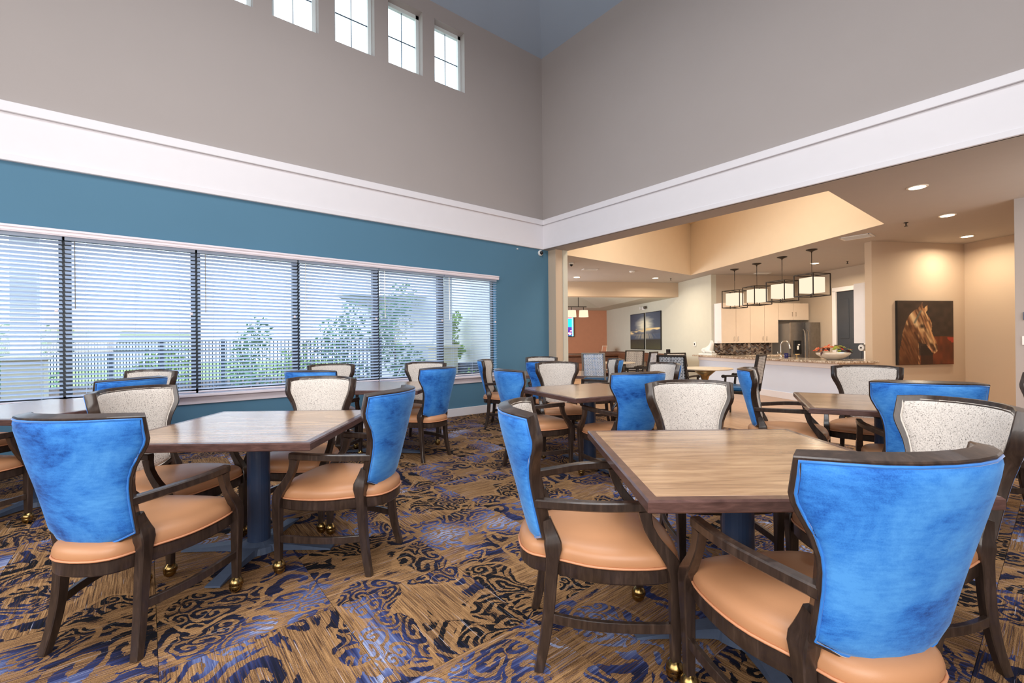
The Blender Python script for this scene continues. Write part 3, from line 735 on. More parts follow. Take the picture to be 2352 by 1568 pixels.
def make_chair():
    r = empty('dining_chair')
    # seat cushion
    bm = bmesh.new(); rings = []
    for s, z in [(0.97, 0.404), (1.0, 0.410), (1.008, 0.424), (1.004, 0.440), (0.985, 0.454), (0.95, 0.464), (0.88, 0.474), (0.75, 0.483), (0.5, 0.490), (0.22, 0.492)]:
        rings.append([bm.verts.new((p.x, p.y, z)) for p in seat_outline(s)])
    n = len(rings[0])
    for a, b in zip(rings[:-1], rings[1:]):
        for i in range(n): bm.faces.new((a[i], a[(i+1) % n], b[(i+1) % n], b[i]))
    bm.faces.new(rings[-1]); bm.faces.new(rings[0][::-1])
    seat = link('seat', fin(bm, 'seat'), MT['vinyl'], r, smooth=True)
    bm = bmesh.new(); tube(bm, [(p.x, p.y, 0.412) for p in seat_outline(1.012)], 0.0045, 6, True); link('piping', fin(bm, 'pipe'), MT['vinyl_welt'], seat, smooth=True)
    # apron
    bm = bmesh.new()
    for z, s in ():
        pass
    pr_ = [(0.985, 0.404), (1.0, 0.400), (1.0, 0.356), (0.985, 0.350), (0.90, 0.350)]
    rings = [[bm.verts.new((p.x, p.y, z)) for p in seat_outline(s)] for s, z in pr_]
    for a, b in zip(rings[:-1], rings[1:]):
        for i in range(n): bm.faces.new((a[i], a[(i+1) % n], b[(i+1) % n], b[i]))
    bm.faces.new(rings[0]); bm.faces.new(rings[-1][::-1])
    link('seat_frame', fin(bm, 'apron'), MT['darkwood'], r)
    # back frame: closed loop of rectangular section following the outline
    bm = bmesh.new(); O = outline(0.0); n = len(O); rings = []
    for i, (x, z) in enumerate(O):
        a = bp(*O[i-1]); b = bp(*O[(i+1) % n]); t = (b-a).normalized(); nn = bn(x, z); inn = nn.cross(t).normalized()
        c = Vector((0, yb(0.72), 0.72))
        if inn.dot(c-bp(x, z)) < 0: inn = -inn
        p = bp(x, z); wd = 0.028; f, k = 0.026, 0.024
        if i in (0, 12, 20, 32): wd *= 1.3
        if i < 1 or i > 31: wd = 0.02
        rings.append([bm.verts.new(p+inn*u+nn*v) for u, v in ((0.003, k), (wd, k), (wd, -f), (0.003, -f), (0, -f+0.004), (0, k-0.004))])
    for i in range(n):
        a, b = rings[i], rings[(i+1) % n]
        for q in range(6): bm.faces.new((a[q], a[(q+1) % 6], b[(q+1) % 6], b[q]))
    link('back_frame', fin(bm, 'frame'), MT['darkwood'], r)
    me, wl = panel_mesh(-1, 0.011, 0.026, 0.012, 'back_panel'); bpn = link('back_panel', me, MT['velvet'], r, smooth=True, label='blue velvet outer back')
    bm = bmesh.new(); tube(bm, wl, 0.0042, 6, True); link('piping', fin(bm, 'p'), MT['welt_blue'], bpn, smooth=True)
    me, wl = panel_mesh(1, 0.020, 0.024, 0.014, 'front_panel'); fpn = link('front_panel', me, MT['boucle'], r, smooth=True, label='pale flecked woven inner back')
    bm = bmesh.new(); tube(bm, wl, 0.004, 6, True); link('piping', fin(bm, 'p'), MT['welt_cream'], fpn, smooth=True)
    for s in (-1, 1):
        # rear leg: slim shoulder, widened block, sabre foot
        pts = catmull([(s*0.176, bp(0.18, 0.55).y+0.006, 0.56), (s*0.178, 0.050, 0.50), (s*0.182, 0.056, 0.455), (s*0.184, 0.052, 0.40), (s*0.182, 0.046, 0.32), (s*0.184, 0.036, 0.20), (s*0.192, 0.018, 0.09), (s*0.203, -0.004, 0.0)], 2)
        sz = [(0.030, 0.044), (0.032, 0.046), (0.038, 0.054), (0.048, 0.066), (0.048, 0.066), (0.042, 0.054), (0.038, 0.048), (0.038, 0.047), (0.038, 0.046), (0.037, 0.044), (0.036, 0.042), (0.035, 0.040), (0.034, 0.038), (0.033, 0.036), (0.032, 0.034)]
        bm = bmesh.new(); sweep(bm, pts, sz, cham=0.10); link('leg', fin(bm, 'leg'), MT['darkwood'], r)
        # front leg rising into the arm support
        pts = catmull([(s*0.250, 0.494, 0.072), (s*0.252, 0.494, 0.22), (s*0.256, 0.494, 0.38), (s*0.262, 0.478, 0.44), (s*0.268, 0.430, 0.505), (s*0.272, 0.392, 0.57), (s*0.273, 0.380, 0.628)], 2)
        sz = [(0.032, 0.032), (0.034, 0.035), (0.037, 0.038), (0.041, 0.043), (0.044, 0.048), (0.044, 0.052), (0.043, 0.050), (0.040, 0.044), (0.037, 0.038), (0.035, 0.036), (0.034, 0.036), (0.034, 0.040), (0.034, 0.046)]
        bm = bmesh.new(); sweep(bm, pts, sz, cham=0.10); link('leg', fin(bm, 'leg'), MT['darkwood'], r)
        ya = bp(0.2, 0.63).y
        pts = catmull([(s*0.186, ya-0.022, 0.627), (s*0.226, ya+0.085, 0.633), (s*0.262, ya+0.19, 0.640), (s*0.275, ya+0.27, 0.643), (s*0.275, 0.402, 0.645)], 3)
        bm = bmesh.new(); sweep(bm, pts, (0.036, 0.034), xdir=(1, 0, 0), cham=0.14); link('arm', fin(bm, 'arm'), MT['darkwood'], r)
        pts = catmull([(s*0.186, 0.042, 0.192), (s*0.222, 0.14, 0.192), (s*0.243, 0.24, 0.192), (s*0.252, 0.36, 0.192), (s*0.252, 0.485, 0.192)], 2)
        bm = bmesh.new(); sweep(bm, pts, (0.020, 0.036), xdir=(1, 0, 0), cham=0.1); link('stretcher', fin(bm, 'st'), MT['darkwood'], r)
        bm = bmesh.new(); lathe(bm, [(0.010, 0.088), (0.013, 0.078), (0.020, 0.072), (0.031, 0.056), (0.033, 0.040), (0.030, 0.038)], 16, (s*0.250, 0.492, 0))
        for q in range(1): lathe(bm, [(0.004, 0.001), (0.016, 0.005), (0.026, 0.016), (0.030, 0.030), (0.026, 0.044), (0.016, 0.055), (0.004, 0.059)], 16, (s*0.250, 0.489, 0))
        link('caster', fin(bm, 'caster'), MT['brass'], r, smooth=True)
    return r
chair0 = make_chair()
used = [False]
def chair(x, y, deg, label):
    """deg: direction the sitter faces (world); x,y: midpoint of the rear feet"""
    o = chair0 if not used[0] else copy_tree(chair0); used[0] = True
    o.location = (x, y, 0); o.rotation_euler = (0, 0, math.radians(deg-90))
    tag(o, label, 'chair', 'upholstered dining armchairs on casters')
G = [
 (-1.42, 1.277, 50, 'armchair on the left side of the nearest right-hand table, seen almost edge-on'),
 (-0.291, 1.430, 149, 'largest blue velvet chair back, in the bottom right foreground'),
 (-1.49, 2.65, -39, 'armchair with its pale speckled back facing us behind the nearest right-hand table'),
 (-0.314, 2.572, -128, 'armchair on the right side of the nearest right-hand table, cut by the right edge'),
 (-2.462, -0.178, 135.5, 'blue-backed armchair in the left foreground, turned away from the camera'),
 (-2.493, 1.067, -138, 'blue-backed armchair at the right side of the front left table'),
 (-3.62, 1.03, -42, 'armchair facing us across the front left table, its pale back between two tables'),
 (-3.57, -0.03, 40, 'armchair with speckled back right behind the left foreground blue one'),
 (-3.37, 2.74, 78, 'blue-backed armchair at the left of the middle table, near the aisle'),
 (-4.02, 3.99, -35, 'pale-fronted armchair behind the middle table, nearest the blue wall end'),
 (-2.305, 3.22, 163, 'blue-backed armchair at the right of the middle table, just left of centre-right'),
 (-2.98, 4.66, -110, 'pale-fronted armchair on the far side of the middle table, partly hidden by the blue back'),
 (-1.805, 4.35, 20, 'armchair seen side-on at the left end of the right rear table'),
 (-1.23, 5.38, -80, 'pale wide-backed armchair behind the right rear table, in front of the bar'),
 (-0.56, 3.74, 111, 'blue-backed armchair on the near side of the right rear table'),
 (-0.10, 4.98, -150, 'armchair sliver at the right edge of the photo, by the right rear table'),
 (-5.35, 2.86, -40, 'tan-fronted armchair under the windows behind the centre window table'),
 (-4.256, 2.406, -163, 'blue-backed armchair at the right of the centre window table, by the aisle'),
 (-4.72, 1.28, 133, 'armchair showing only a strip of blue back above the speckled one, centre window table'),
 (-5.80, 1.80, -16, 'small pale chair top against the blinds behind the centre window table'),
 (-5.98, 0.02, -39, 'pale chair top against the blinds behind the left window table'),
 (-4.78, -0.10, -143, 'armchair showing a strip of dark blue back, right of the left window table'),
 (-4.42, -1.17, 136, 'armchair cut by the left edge, brass caster showing beside the front left blue one'),
 (-6.02, -1.30, 40, 'pale chair back just entering at the left edge against the blinds'),
 (-5.68, 5.25, -50, 'pale chair top farthest back by the end of the blue wall'),
 (-4.44, 4.20, 132, 'blue-backed armchair just behind the pale one by the blue wall end'),
 (-5.48, 3.99, 40, 'narrow edge-on armchair standing under the window corner near the baseboard'),
 (-4.24, 5.33, -128, 'narrow pale armchair with a blue edge, in front of the patterned game chairs'),
]
for g in G: chair(*g)

# ================================================================== GAME TABLES AND PATTERNED CHAIRS
def game_table(x, y, label):
    r = empty('game_table', (x, y, 0), 0, label, 'table', 'round gold-pedestal game tables')
    bm = bmesh.new(); lathe(bm, [(0.42, 0.735), (0.45, 0.745), (0.45, 0.757), (0.447, 0.76)], 40); link('tabletop', fin(bm, 't'), MT['pale_top'], r)
    bm = bmesh.new(); lathe(bm, [(0.26, 0.0), (0.25, 0.015), (0.10, 0.05), (0.045, 0.12), (0.030, 0.30), (0.035, 0.50), (0.075, 0.62), (0.20, 0.734)], 28); link('pedestal', fin(bm, 'p'), MT['gold'], r, smooth=True)
game_table(-3.97, 7.52, 'pale round game table with flared gold pedestal in front of the bar')
game_table(-6.45, 8.22, 'farther pale round game table among patterned chairs')
def pchair(x, y, deg, mat, label, seat_mat='blue_seat', frame='bronze'):
    r = empty('patterned_chair', (x, y, 0), math.radians(deg-90), label, 'chair', 'patterned game-table chairs')
    F = MT[frame]
    bm = bmesh.new()
    add_box(bm, (0, 0.23, 0.455), (0.47, 0.46, 0.075), bevel=0.02); link('seat', fin(bm, 's'), MT[seat_mat], r)
    bm = bmesh.new(); add_box(bm, (0, 0.23, 0.395), (0.49, 0.48, 0.05), bevel=0.006); link('seat_frame', fin(bm, 'f'), F, r)
    rot = Matrix.Rotation(math.radians(9), 4, 'X')
    bm = bmesh.new(); add_box(bm, (0, -0.055, 0.76), (0.40, 0.045, 0.46), rot=rot, bevel=0.012); link('back_cushion', fin(bm, 'b'), MT[mat], r)
    bm = bmesh.new()
    for s in (-1, 1): sweep(bm, [(s*0.222, 0.0, 0.40), (s*0.222, -0.05, 0.72), (s*0.222, -0.10, 1.0)], (0.028, 0.045))
    sweep(bm, [(-0.23, -0.10, 0.995), (0.23, -0.10, 0.995)], (0.045, 0.028), xdir=(0, 1, 0)); sweep(bm, [(-0.22, -0.018, 0.535), (0.22, -0.018, 0.535)], (0.04, 0.03), xdir=(0, 1, 0))
    link('back_frame', fin(bm, 'bf'), F, r)
    for s in (-1, 1):
        for yy in (0.02, 0.44):
            bm = bmesh.new(); sweep(bm, [(s*0.22, yy, 0.39), (s*0.22, yy-(0.05 if yy < 0.1 else -0.01), 0.0)], [(0.04, 0.04), (0.026, 0.026)]); link('leg', fin(bm, 'l'), F, r)
        bm = bmesh.new(); tube(bm, catmull([(s*0.235, -0.04, 0.66), (s*0.255, 0.12, 0.665), (s*0.26, 0.30, 0.66), (s*0.258, 0.40, 0.655)], 3), 0.016, 8)
        add_cyl(bm, (s*0.258-0.024, 0.405, 0.650), (s*0.258+0.024, 0.405, 0.650), 0.026, seg=14); add_cyl(bm, (s*0.256, 0.37, 0.65), (s*0.25, 0.39, 0.42), 0.016, 0.022, seg=10)
        link('arm', fin(bm, 'a'), F, r)
    return r
pchair(-6.05, 7.05, 118, 'pat_blue', 'blue and white key-patterned chair with blue seat, back turned to us', frame='steel_side')
pchair(-6.55, 9.05, -75, 'pat_taupe', 'taupe patterned chair facing us behind the far round table')
pchair(-5.62, 8.32, -165, 'pat_blue', 'patterned chair seen edge-on right of the far round table')
pchair(-4.02, 6.62, 100, 'pat_dark', 'large black and white patterned chair with its back to us')
pchair(-4.58, 7.72, -20, 'pat_taupe', 'patterned chair half hidden behind the large black and white one')
pchair(-3.18, 7.62, -172, 'pat_dark', 'patterned chair in front of the bar, its scrolled arms pointing left')

# pool table and shuffleboard
r = empty('pool_table', (-10.75, 11.75, 0), math.radians(60), 'dark wood pool table in the far game room beyond the opening', 'pool table')
bm = bmesh.new()
for s in (-1, 1):
    add_box(bm, (0, s*0.66, 0.77), (2.55, 0.16, 0.07), bevel=0.012); add_box(bm, (s*1.22, 0, 0.77), (0.16, 1.2, 0.07), bevel=0.012)
link('rail', fin(bm, 'r'), MT['pool_wood'], r)
bm = bmesh.new(); add_box(bm, (0, 0, 0.765), (2.3, 1.18, 0.03)); link('playing_cloth', fin(bm, 'c'), MT['felt'], r)
bm = bmesh.new(); add_box(bm, (0, 0, 0.62), (2.42, 1.36, 0.24), bevel=0.03); link('cabinet', fin(bm, 'c'), MT['pool_wood'], r)
for sx in (-1, 1):
    for sy in (-1, 1):
        bm = bmesh.new(); sweep(bm, catmull([(sx*0.98, sy*0.48, 0.52), (sx*0.92, sy*0.42, 0.34), (sx*0.98, sy*0.50, 0.16), (sx*1.06, sy*0.56, 0.0)], 3), (0.16, 0.16), cham=0.2); link('leg', fin(bm, 'l'), MT['pool_wood'], r)
for i, (px, py) in enumerate([(0.35, -0.3), (0.42, -0.2), (0.15, 0.1)]):
    bm = bmesh.new(); bmesh.ops.create_uvsphere(bm, u_segments=12, v_segments=8, radius=0.029)
    o = link('pool_ball', fin(bm, 'b'), [MT['peach_flower'], MT['white_plastic'], MT['red_flower']][i], smooth=True); o.location = r.matrix_basis @ Vector((px, py, 0.809))
    tag(o, ['orange ball on the far pool table cloth', 'white ball on the far pool table cloth', 'red ball apart from the others on the pool table'][i], 'ball', 'balls on the pool table')
r = empty('shuffleboard_table', KP(-1.05, -2.7, 0), A2, 'long dark wood shuffleboard table in front of the picture wall', 'game table')
bm = bmesh.new()
for s in (-1, 1): add_box(bm, (0, s*0.34, 0.74), (4.6, 0.05, 0.22), bevel=0.01)
for s in (-1, 1): add_box(bm, (s*2.28, 0, 0.74), (0.05, 0.70, 0.22), bevel=0.01)
link('cradle', fin(bm, 'c'), MT['pool_wood'], r)
bm = bmesh.new(); add_box(bm, (0, 0, 0.78), (4.4, 0.5, 0.05), bevel=0.005); link('playfield', fin(bm, 'p'), MT['pale_top'], r)
bm = bmesh.new(); add_box(bm, (0, 0, 0.64), (4.5, 0.64, 0.03)); link('bottom_panel', fin(bm, 'p'), MT['pool_wood'], r)
for sx in (-1, 1):
    bm = bmesh.new(); add_box(bm, (sx*1.5, 0, 0.36), (0.22, 0.5, 0.54), bevel=0.02); add_box(bm, (sx*1.5, 0, 0.05), (0.34, 0.66, 0.10), bevel=0.02); link('leg', fin(bm, 'l'), MT['pool_wood'], r)
o = box('score_unit', KP(-1.05, -0.42, 0.925), (0.09, 0.09, 0.15), MT['black'], rz=A2, bevel=0.008, label='small black box standing on the shuffleboard end', cat='scoreboard')
# pale wood chair in front of the terracotta wall
r = empty('wood_frame_chair', (-12.0, 14.55, 0), math.radians(-120-90), 'light wood framed chair in the far corner by the terracotta wall', 'chair')
bm = bmesh.new(); add_box(bm, (0, 0.24, 0.44), (0.5, 0.48, 0.08), bevel=0.02); link('seat', fin(bm, 's'), MT['orange_wall'], r)
bm = bmesh.new()
for s in (-1, 1): sweep(bm, [(s*0.25, 0, 0), (s*0.25, 0, 0.5), (s*0.25, -0.08, 1.05)], (0.03, 0.04))
add_box(bm, (0, -0.078, 1.04), (0.52, 0.03, 0.03)); link('back_frame', fin(bm, 'b'), MT['pale_top'], r)
bm = bmesh.new(); add_box(bm, (0, -0.055, 0.80), (0.46, 0.03, 0.44), rot=Matrix.Rotation(math.radians(8), 4, 'X')); link('back_cushion', fin(bm, 'b'), MT['orange_wall'], r)
for s in (-1, 1):
    bm = bmesh.new(); sweep(bm, [(s*0.24, 0.46, 0.42), (s*0.24, 0.48, 0)], (0.035, 0.035)); link('leg', fin(bm, 'l'), MT['pale_top'], r)

# ================================================================== BAR AND KITCHEN
r = empty('bar_counter', KP(0.12, 2.0, 0), A2, 'long bar with speckled stone top and pale panelled front', 'bar')
ex = lambda b: b-2.0
ey = lambda a: a-0.12
def lbox(name, a0, a1, b0, b1, z0, z1, mat, par, bevel=0.0, **kw):
    bm = bmesh.new(); add_box(bm, ((ex(b0)+ex(b1))/2, (ey(a0)+ey(a1))/2, (z0+z1)/2), (b1-b0, a1-a0, z1-z0), 0, bevel); return link(name, fin(bm, name), mat, par, **kw)
lbox('body', -0.22, 0.50, -0.25, 4.22, 0, 0.80, MT['bar_panel'], r)
lbox('worktop', -0.37, 0.515, -0.36, 4.32, 0.80, 0.84, MT['granite'], r, 0.006)
lbox('frieze_board', -0.245, -0.22, -0.25, 4.22, 0.70, 0.80, MT['cab_side'], r, 0.003)
lbox('kick_board', -0.238, -0.22, -0.25, 4.235, 0, 0.14, MT['trim'], r, 0.003)
lbox('end_panel', -0.22, 0.50, 4.22, 4.245, 0.0, 0.80, MT['beige_wall'], r)
# wall cabinets along the kitchen's left wall
def wall_cab(a0, a1, z0, z1, lab, depth=0.33, hz=None):
    r = empty('wall_cabinet', KP((a0+a1)/2, 0, z0), A2, lab, 'cabinet', 'cream wall cabinets in the kitchen')
    W_ = a1-a0; H = z1-z0
    bm = bmesh.new(); add_box(bm, (depth/2, 0, H/2), (depth, W_-0.004, H)); link('body', fin(bm, 'b'), MT['cab_side'], r)
    for s in (-1, 1):
        d_ = box('door', (depth+0.010, s*W_/4, H/2), (0.020, W_/2-0.006, H-0.006), MT['cabinet'], r, bevel=0.002)
        zc = 0.12 if hz is None else hz
        bm = bmesh.new(); add_cyl(bm, (depth+0.045, s*0.055, zc-0.06), (depth+0.045, s*0.055, zc+0.06), 0.006, seg=8)
        for q in (-0.045, 0.045): add_cyl(bm, (depth+0.018, s*0.055, zc+q), (depth+0.045, s*0.055, zc+q), 0.005, seg=6)
        link('handle', fin(bm, 'h'), MT['chrome'], d_)
wall_cab(0.07, 0.915, 1.155, 2.23, 'tall cream double-door wall cabinet nearest the picture wall')
wall_cab(0.915, 1.76, 1.155, 2.23, 'tall cream double-door wall cabinet beside the refrigerator')
wall_cab(1.76, 2.70, 1.77, 2.23, 'short cream cabinet over the refrigerator', hz=0.16)
# base cabinets + back counter under them (mostly behind the bar)
r = empty('base_cabinet', KP(0.95, 0, 0), A2, 'cream base cabinets with stone top under the mosaic backsplash', 'cabinet')
bm = bmesh.new(); add_box(bm, (0.30, 0.03, 0.45), (0.58, 1.5, 0.70)); link('body', fin(bm, 'b'), MT['cabinet'], r)
bm = bmesh.new(); add_box(bm, (0.31, 0.03, 0.82), (0.62, 1.56, 0.04), bevel=0.004); link('worktop', fin(bm, 'w'), MT['granite'], r)
# mosaic backsplash: slanted small tiles, too small to pick apart singly
bm = bmesh.new(); mats = [plain('mosaic_'+n_, c_, 0.2, var=0.08, vs=20, coat=0.5) for n_, c_ in (('brown', (122, 98, 84)), ('taupe', (168, 150, 136)), ('slate', (130, 128, 132)), ('sand', (198, 182, 164)), ('umber', (84, 64, 56)))]
for cx in range(22):
    for rz in range(10):
        b0 = 0.10+cx*0.078; z0 = 0.838+rz*0.036; sl = 0.036 if cx % 2 else -0.036
        if z0 > 1.12: continue
        z1 = min(z0+0.032, 1.15)
        base = [(0.006, b0, z0), (0.006, b0+0.074, z0+sl), (0.006, b0+0.074, z1+sl), (0.006, b0, z1)]
        vs = []
        for dx in (0.001, 0.008):
            vs.append([bm.verts.new(KP(b, dx, max(0.842, min(1.153, z)))) for _, b, z in base])
        mi = random.randrange(5)
        for k in range(4):
            f = bm.faces.new((vs[0][k], vs[0][(k+1) % 4], vs[1][(k+1) % 4], vs[1][k])); f.material_index = mi
        f = bm.faces.new(vs[1]); f.material_index = mi
back = kobj('backsplash', 0.08, 1.76, 0.0, 0.003, 0.84, 1.155, MT['umber'] if 'umber' in MT else MT['bronze'], label='brown mosaic backsplash below the cream cabinets', cat='backsplash')
link('mosaic_tiles', fin(bm, 'm'), mats, back, kind='stuff')
for q, (b, lab) in enumerate([(0.28, 'pale outlet plate at the left end of the mosaic backsplash'), (1.12, 'pale outlet plate at the middle of the mosaic backsplash')]):
    kobj('outlet_plate', b-0.035, b+0.035, 0.009, 0.015, 1.03, 1.145, MT['cabinet'], label=lab, cat='outlet', bevel=0.002)
# refrigerator
r = empty('refrigerator', KP(2.28, 0.36, 0), A2, 'stainless side-by-side refrigerator with black dispenser', 'refrigerator')
bm = bmesh.new(); add_box(bm, (-0.03, 0, 0.84), (0.62, 0.88, 1.66), bevel=0.004); link('body', fin(bm, 'b'), MT['steel_side'], r)
for s, w0, w1 in ((0, -0.44, -0.055), (1, -0.045, 0.44)):
    bm = bmesh.new()
    # bowed door front
    n = 8; rows = []
    for z in (0.03, 1.69):
        rows.append([bm.verts.new((0.30+0.045+0.03*(1-((w0+(w1-w0)*i/n)/0.44)**2), w0+(w1-w0)*i/n, z)) for i in range(n+1)]+[bm.verts.new((0.285, w1, z)), bm.verts.new((0.285, w0, z))])
    m_ = n+3
    for i in range(m_): bm.faces.new((rows[0][i], rows[0][(i+1) % m_], rows[1][(i+1) % m_], rows[1][i]))
    bm.faces.new(rows[0]); bm.faces.new(rows[1])
    d_ = link('door', fin(bm, 'd'), MT['steel'], r)
    hy = -0.10 if s == 0 else 0.0
    bm = bmesh.new(); tube(bm, catmull([(0.37, hy, 0.52), (0.425, hy, 0.62), (0.435, hy, 1.0), (0.425, hy, 1.40), (0.37, hy, 1.50)], 4), 0.014, 8); link('handle', fin(bm, 'h'), MT['chrome'], d_)
    if s == 0:
        bm = bmesh.new(); add_box(bm, (0.366, -0.265, 1.03), (0.02, 0.22, 0.36), bevel=0.004); link('dispenser', fin(bm, 'x'), MT['black'], d_, label='black water and ice dispenser')
        bm = bmesh.new(); add_box(bm, (0.38, -0.27, 1.02), (0.012, 0.05, 0.10), bevel=0.003); add_box(bm, (0.38, -0.24, 1.10), (0.01, 0.06, 0.03), bevel=0.003); link('paddle', fin(bm, 'y'), MT['white_plastic'], d_)
# right-hand cabinet and counter behind the pillar, paper towel roll
kobj('tall_wall_cabinet', 0.62, 1.45, 3.71, 4.03, 1.155, 2.31, MT['cab_side'], label='white wall cabinet side beside the dark kitchen door', cat='cabinet', bevel=0.003)
r = empty('paper_towel_holder', KP(0.80, 3.82, 1.07), A2, 'white paper towel roll on a wall holder under the white cabinet', 'paper towel')
bm = bmesh.new(); add_cyl(bm, (0, -0.14, 0), (0, 0.14, 0), 0.062, seg=24); link('paper_roll', fin(bm, 'p'), MT['white_plastic'], r, smooth=False)
bm = bmesh.new(); add_cyl(bm, (0, -0.145, 0), (0, 0.145, 0), 0.018, seg=14); link('core', fin(bm, 'c'), MT['bronze'], r)
bm = bmesh.new(); add_box(bm, (0.10, 0.15, 0), (0.20, 0.006, 0.05)); add_box(bm, (0.17, 0, 0), (0.01, 0.31, 0.05)); link('bracket', fin(bm, 'b'), MT['chrome'], r)
kobj('side_counter', 0.62, 2.3, 3.45, 4.03, 0.80, 0.84, MT['granite'], label='stone side counter behind the pillar with dark backsplash above', cat='counter', bevel=0.004)
kobj('side_splash', 0.62, 2.55, 4.02, 4.035, 0.84, 1.155, MT['dark_door'], label='dark splash panel beneath the white cabinet', cat='panel')

# things on the bar
def on_bar(a, b): return KP(a, b, 0.84)
p = on_bar(0.02, 2.52)
r = empty('faucet', p, A2, 'tall gooseneck kitchen faucet in satin nickel on the bar', 'faucet')
bm = bmesh.new(); lathe(bm, [(0.034, 0), (0.034, 0.012), (0.024, 0.03), (0.020, 0.10)], 16); link('base', fin(bm, 'b'), MT['chrome'], r, smooth=True)
bm = bmesh.new(); tube(bm, catmull([(0, 0, 0.09), (0, 0, 0.28), (0.03, 0.01, 0.345), (0.09, 0.03, 0.37), (0.15, 0.05, 0.34), (0.17, 0.055, 0.28)], 4), 0.014, 10); link('spout', fin(bm, 's'), MT['chrome'], r, smooth=True)
bm = bmesh.new(); add_cyl(bm, (0.17, 0.055, 0.29), (0.19, 0.06, 0.20), 0.017, 0.020, 12); link('spray_head', fin(bm, 's'), MT['chrome'], r)
bm = bmesh.new(); add_cyl(bm, (0, 0, 0.07), (-0.07, -0.02, 0.09), 0.010, seg=8); add_cyl(bm, (-0.07, -0.02, 0.085), (-0.075, -0.02, 0.13), 0.008, seg=8); link('lever', fin(bm, 'l'), MT['chrome'], r)
r = empty('mug', on_bar(0.20, 2.46), 0, 'small cobalt blue mug beside the faucet', 'mug')
bm = bmesh.new(); lathe(bm, [(0.036, 0), (0.042, 0.01), (0.042, 0.10), (0.038, 0.10), (0.037, 0.02), (0.01, 0.015)], 18); link('cup', fin(bm, 'c'), MT['cobalt'], r, smooth=True)
bm = bmesh.new(); tube(bm, catmull([(0.04, 0, 0.08), (0.07, 0, 0.075), (0.07, 0, 0.035), (0.04, 0, 0.025)], 3), 0.006, 6); link('handle', fin(bm, 'h'), MT['cobalt'], r)
r = empty('soap_dispenser', on_bar(0.05, 2.93), 0, 'small brass-toned soap pump right of the blue mug', 'soap dispenser')
bm = bmesh.new(); lathe(bm, [(0.018, 0), (0.016, 0.01), (0.009, 0.02), (0.008, 0.08)], 12); link('stem', fin(bm, 's'), MT['gold'], r)
bm = bmesh.new(); add_cyl(bm, (-0.03, 0, 0.085), (0.05, 0.01, 0.088), 0.009, seg=8); link('nozzle', fin(bm, 'n'), MT['gold'], r)
# flower bowl
bc = on_bar(0.20, 3.66)
r = empty('ceramic_bowl', bc, A2, 'wide marbled ceramic bowl on the right end of the bar', 'bowl')
bm = bmesh.new(); lathe(bm, [(0.10, 0), (0.12, 0.012), (0.20, 0.05), (0.27, 0.10), (0.285, 0.135), (0.275, 0.137), (0.255, 0.10), (0.18, 0.055), (0.02, 0.04)], 32); link('shell', fin(bm, 'b'), MT['ceramic'], r, smooth=True)
fl = empty('flower_arrangement', bc+Vector((0, 0, 0.10)), A2, 'artificial flowers in orange, lime and maroon filling the bowl', 'flowers')
for k in range(46):
    a = random.uniform(0, 2*PI); q = math.sqrt(random.random())*0.30; lx, ly = q*math.cos(a), q*math.sin(a); h = 0.06+0.11*(1-(q/0.32)**2)+random.uniform(-0.02, 0.015)
    if lx < -0.10: mt = random.choice(('peach_flower', 'peach_flower', 'maroon', 'red_flower'))
    elif lx > 0.13: mt = random.choice(('green_flower', 'green_flower', 'leaf_dark', 'green_flower'))
    else: mt = random.choice(('red_flower', 'red_flower', 'maroon', 'green_flower', 'peach_flower'))
    bm = bmesh.new(); nm = 'leaf' if mt in ('maroon', 'leaf_dark') else 'blossom'
    if nm == 'leaf':
        L = 0.11; aa = a+random.uniform(-.6, .6)
        c_, s_ = math.cos(aa), math.sin(aa)
        P_ = [(-0.03, 0, 0), (0.03, 0.035, 0.012), (L, 0, -0.01), (0.03, -0.035, 0.012), (0.03, 0, 0.022)]
        vs = [bm.verts.new((x*c_-y*s_, x*s_+y*c_, z)) for x, y, z in P_]
        for t_ in ((0, 1, 4), (1, 2, 4), (2, 3, 4), (3, 0, 4)): bm.faces.new([vs[i_] for i_ in t_])
    else:
        for pe in range(6):
            ap = pe*PI/3+a
            vs = [bm.verts.new((0, 0, 0)), bm.verts.new((0.022*math.cos(ap-.5), 0.022*math.sin(ap-.5), 0.016)), bm.verts.new((0.045*math.cos(ap), 0.045*math.sin(ap), 0.014)), bm.verts.new((0.022*math.cos(ap+.5), 0.022*math.sin(ap+.5), 0.016))]
            bm.faces.new(vs)
        bmesh.ops.create_icosphere(bm, subdivisions=1, radius=0.014, matrix=Matrix.Translation((0, 0, 0.012)))
    o = link(nm, fin(bm, nm), MT[mt], fl); o.location = (lx, ly, h); o.rotation_euler = (random.uniform(-.5, .5)-ly*1.5, random.uniform(-.5, .5)+lx*1.5, 0)
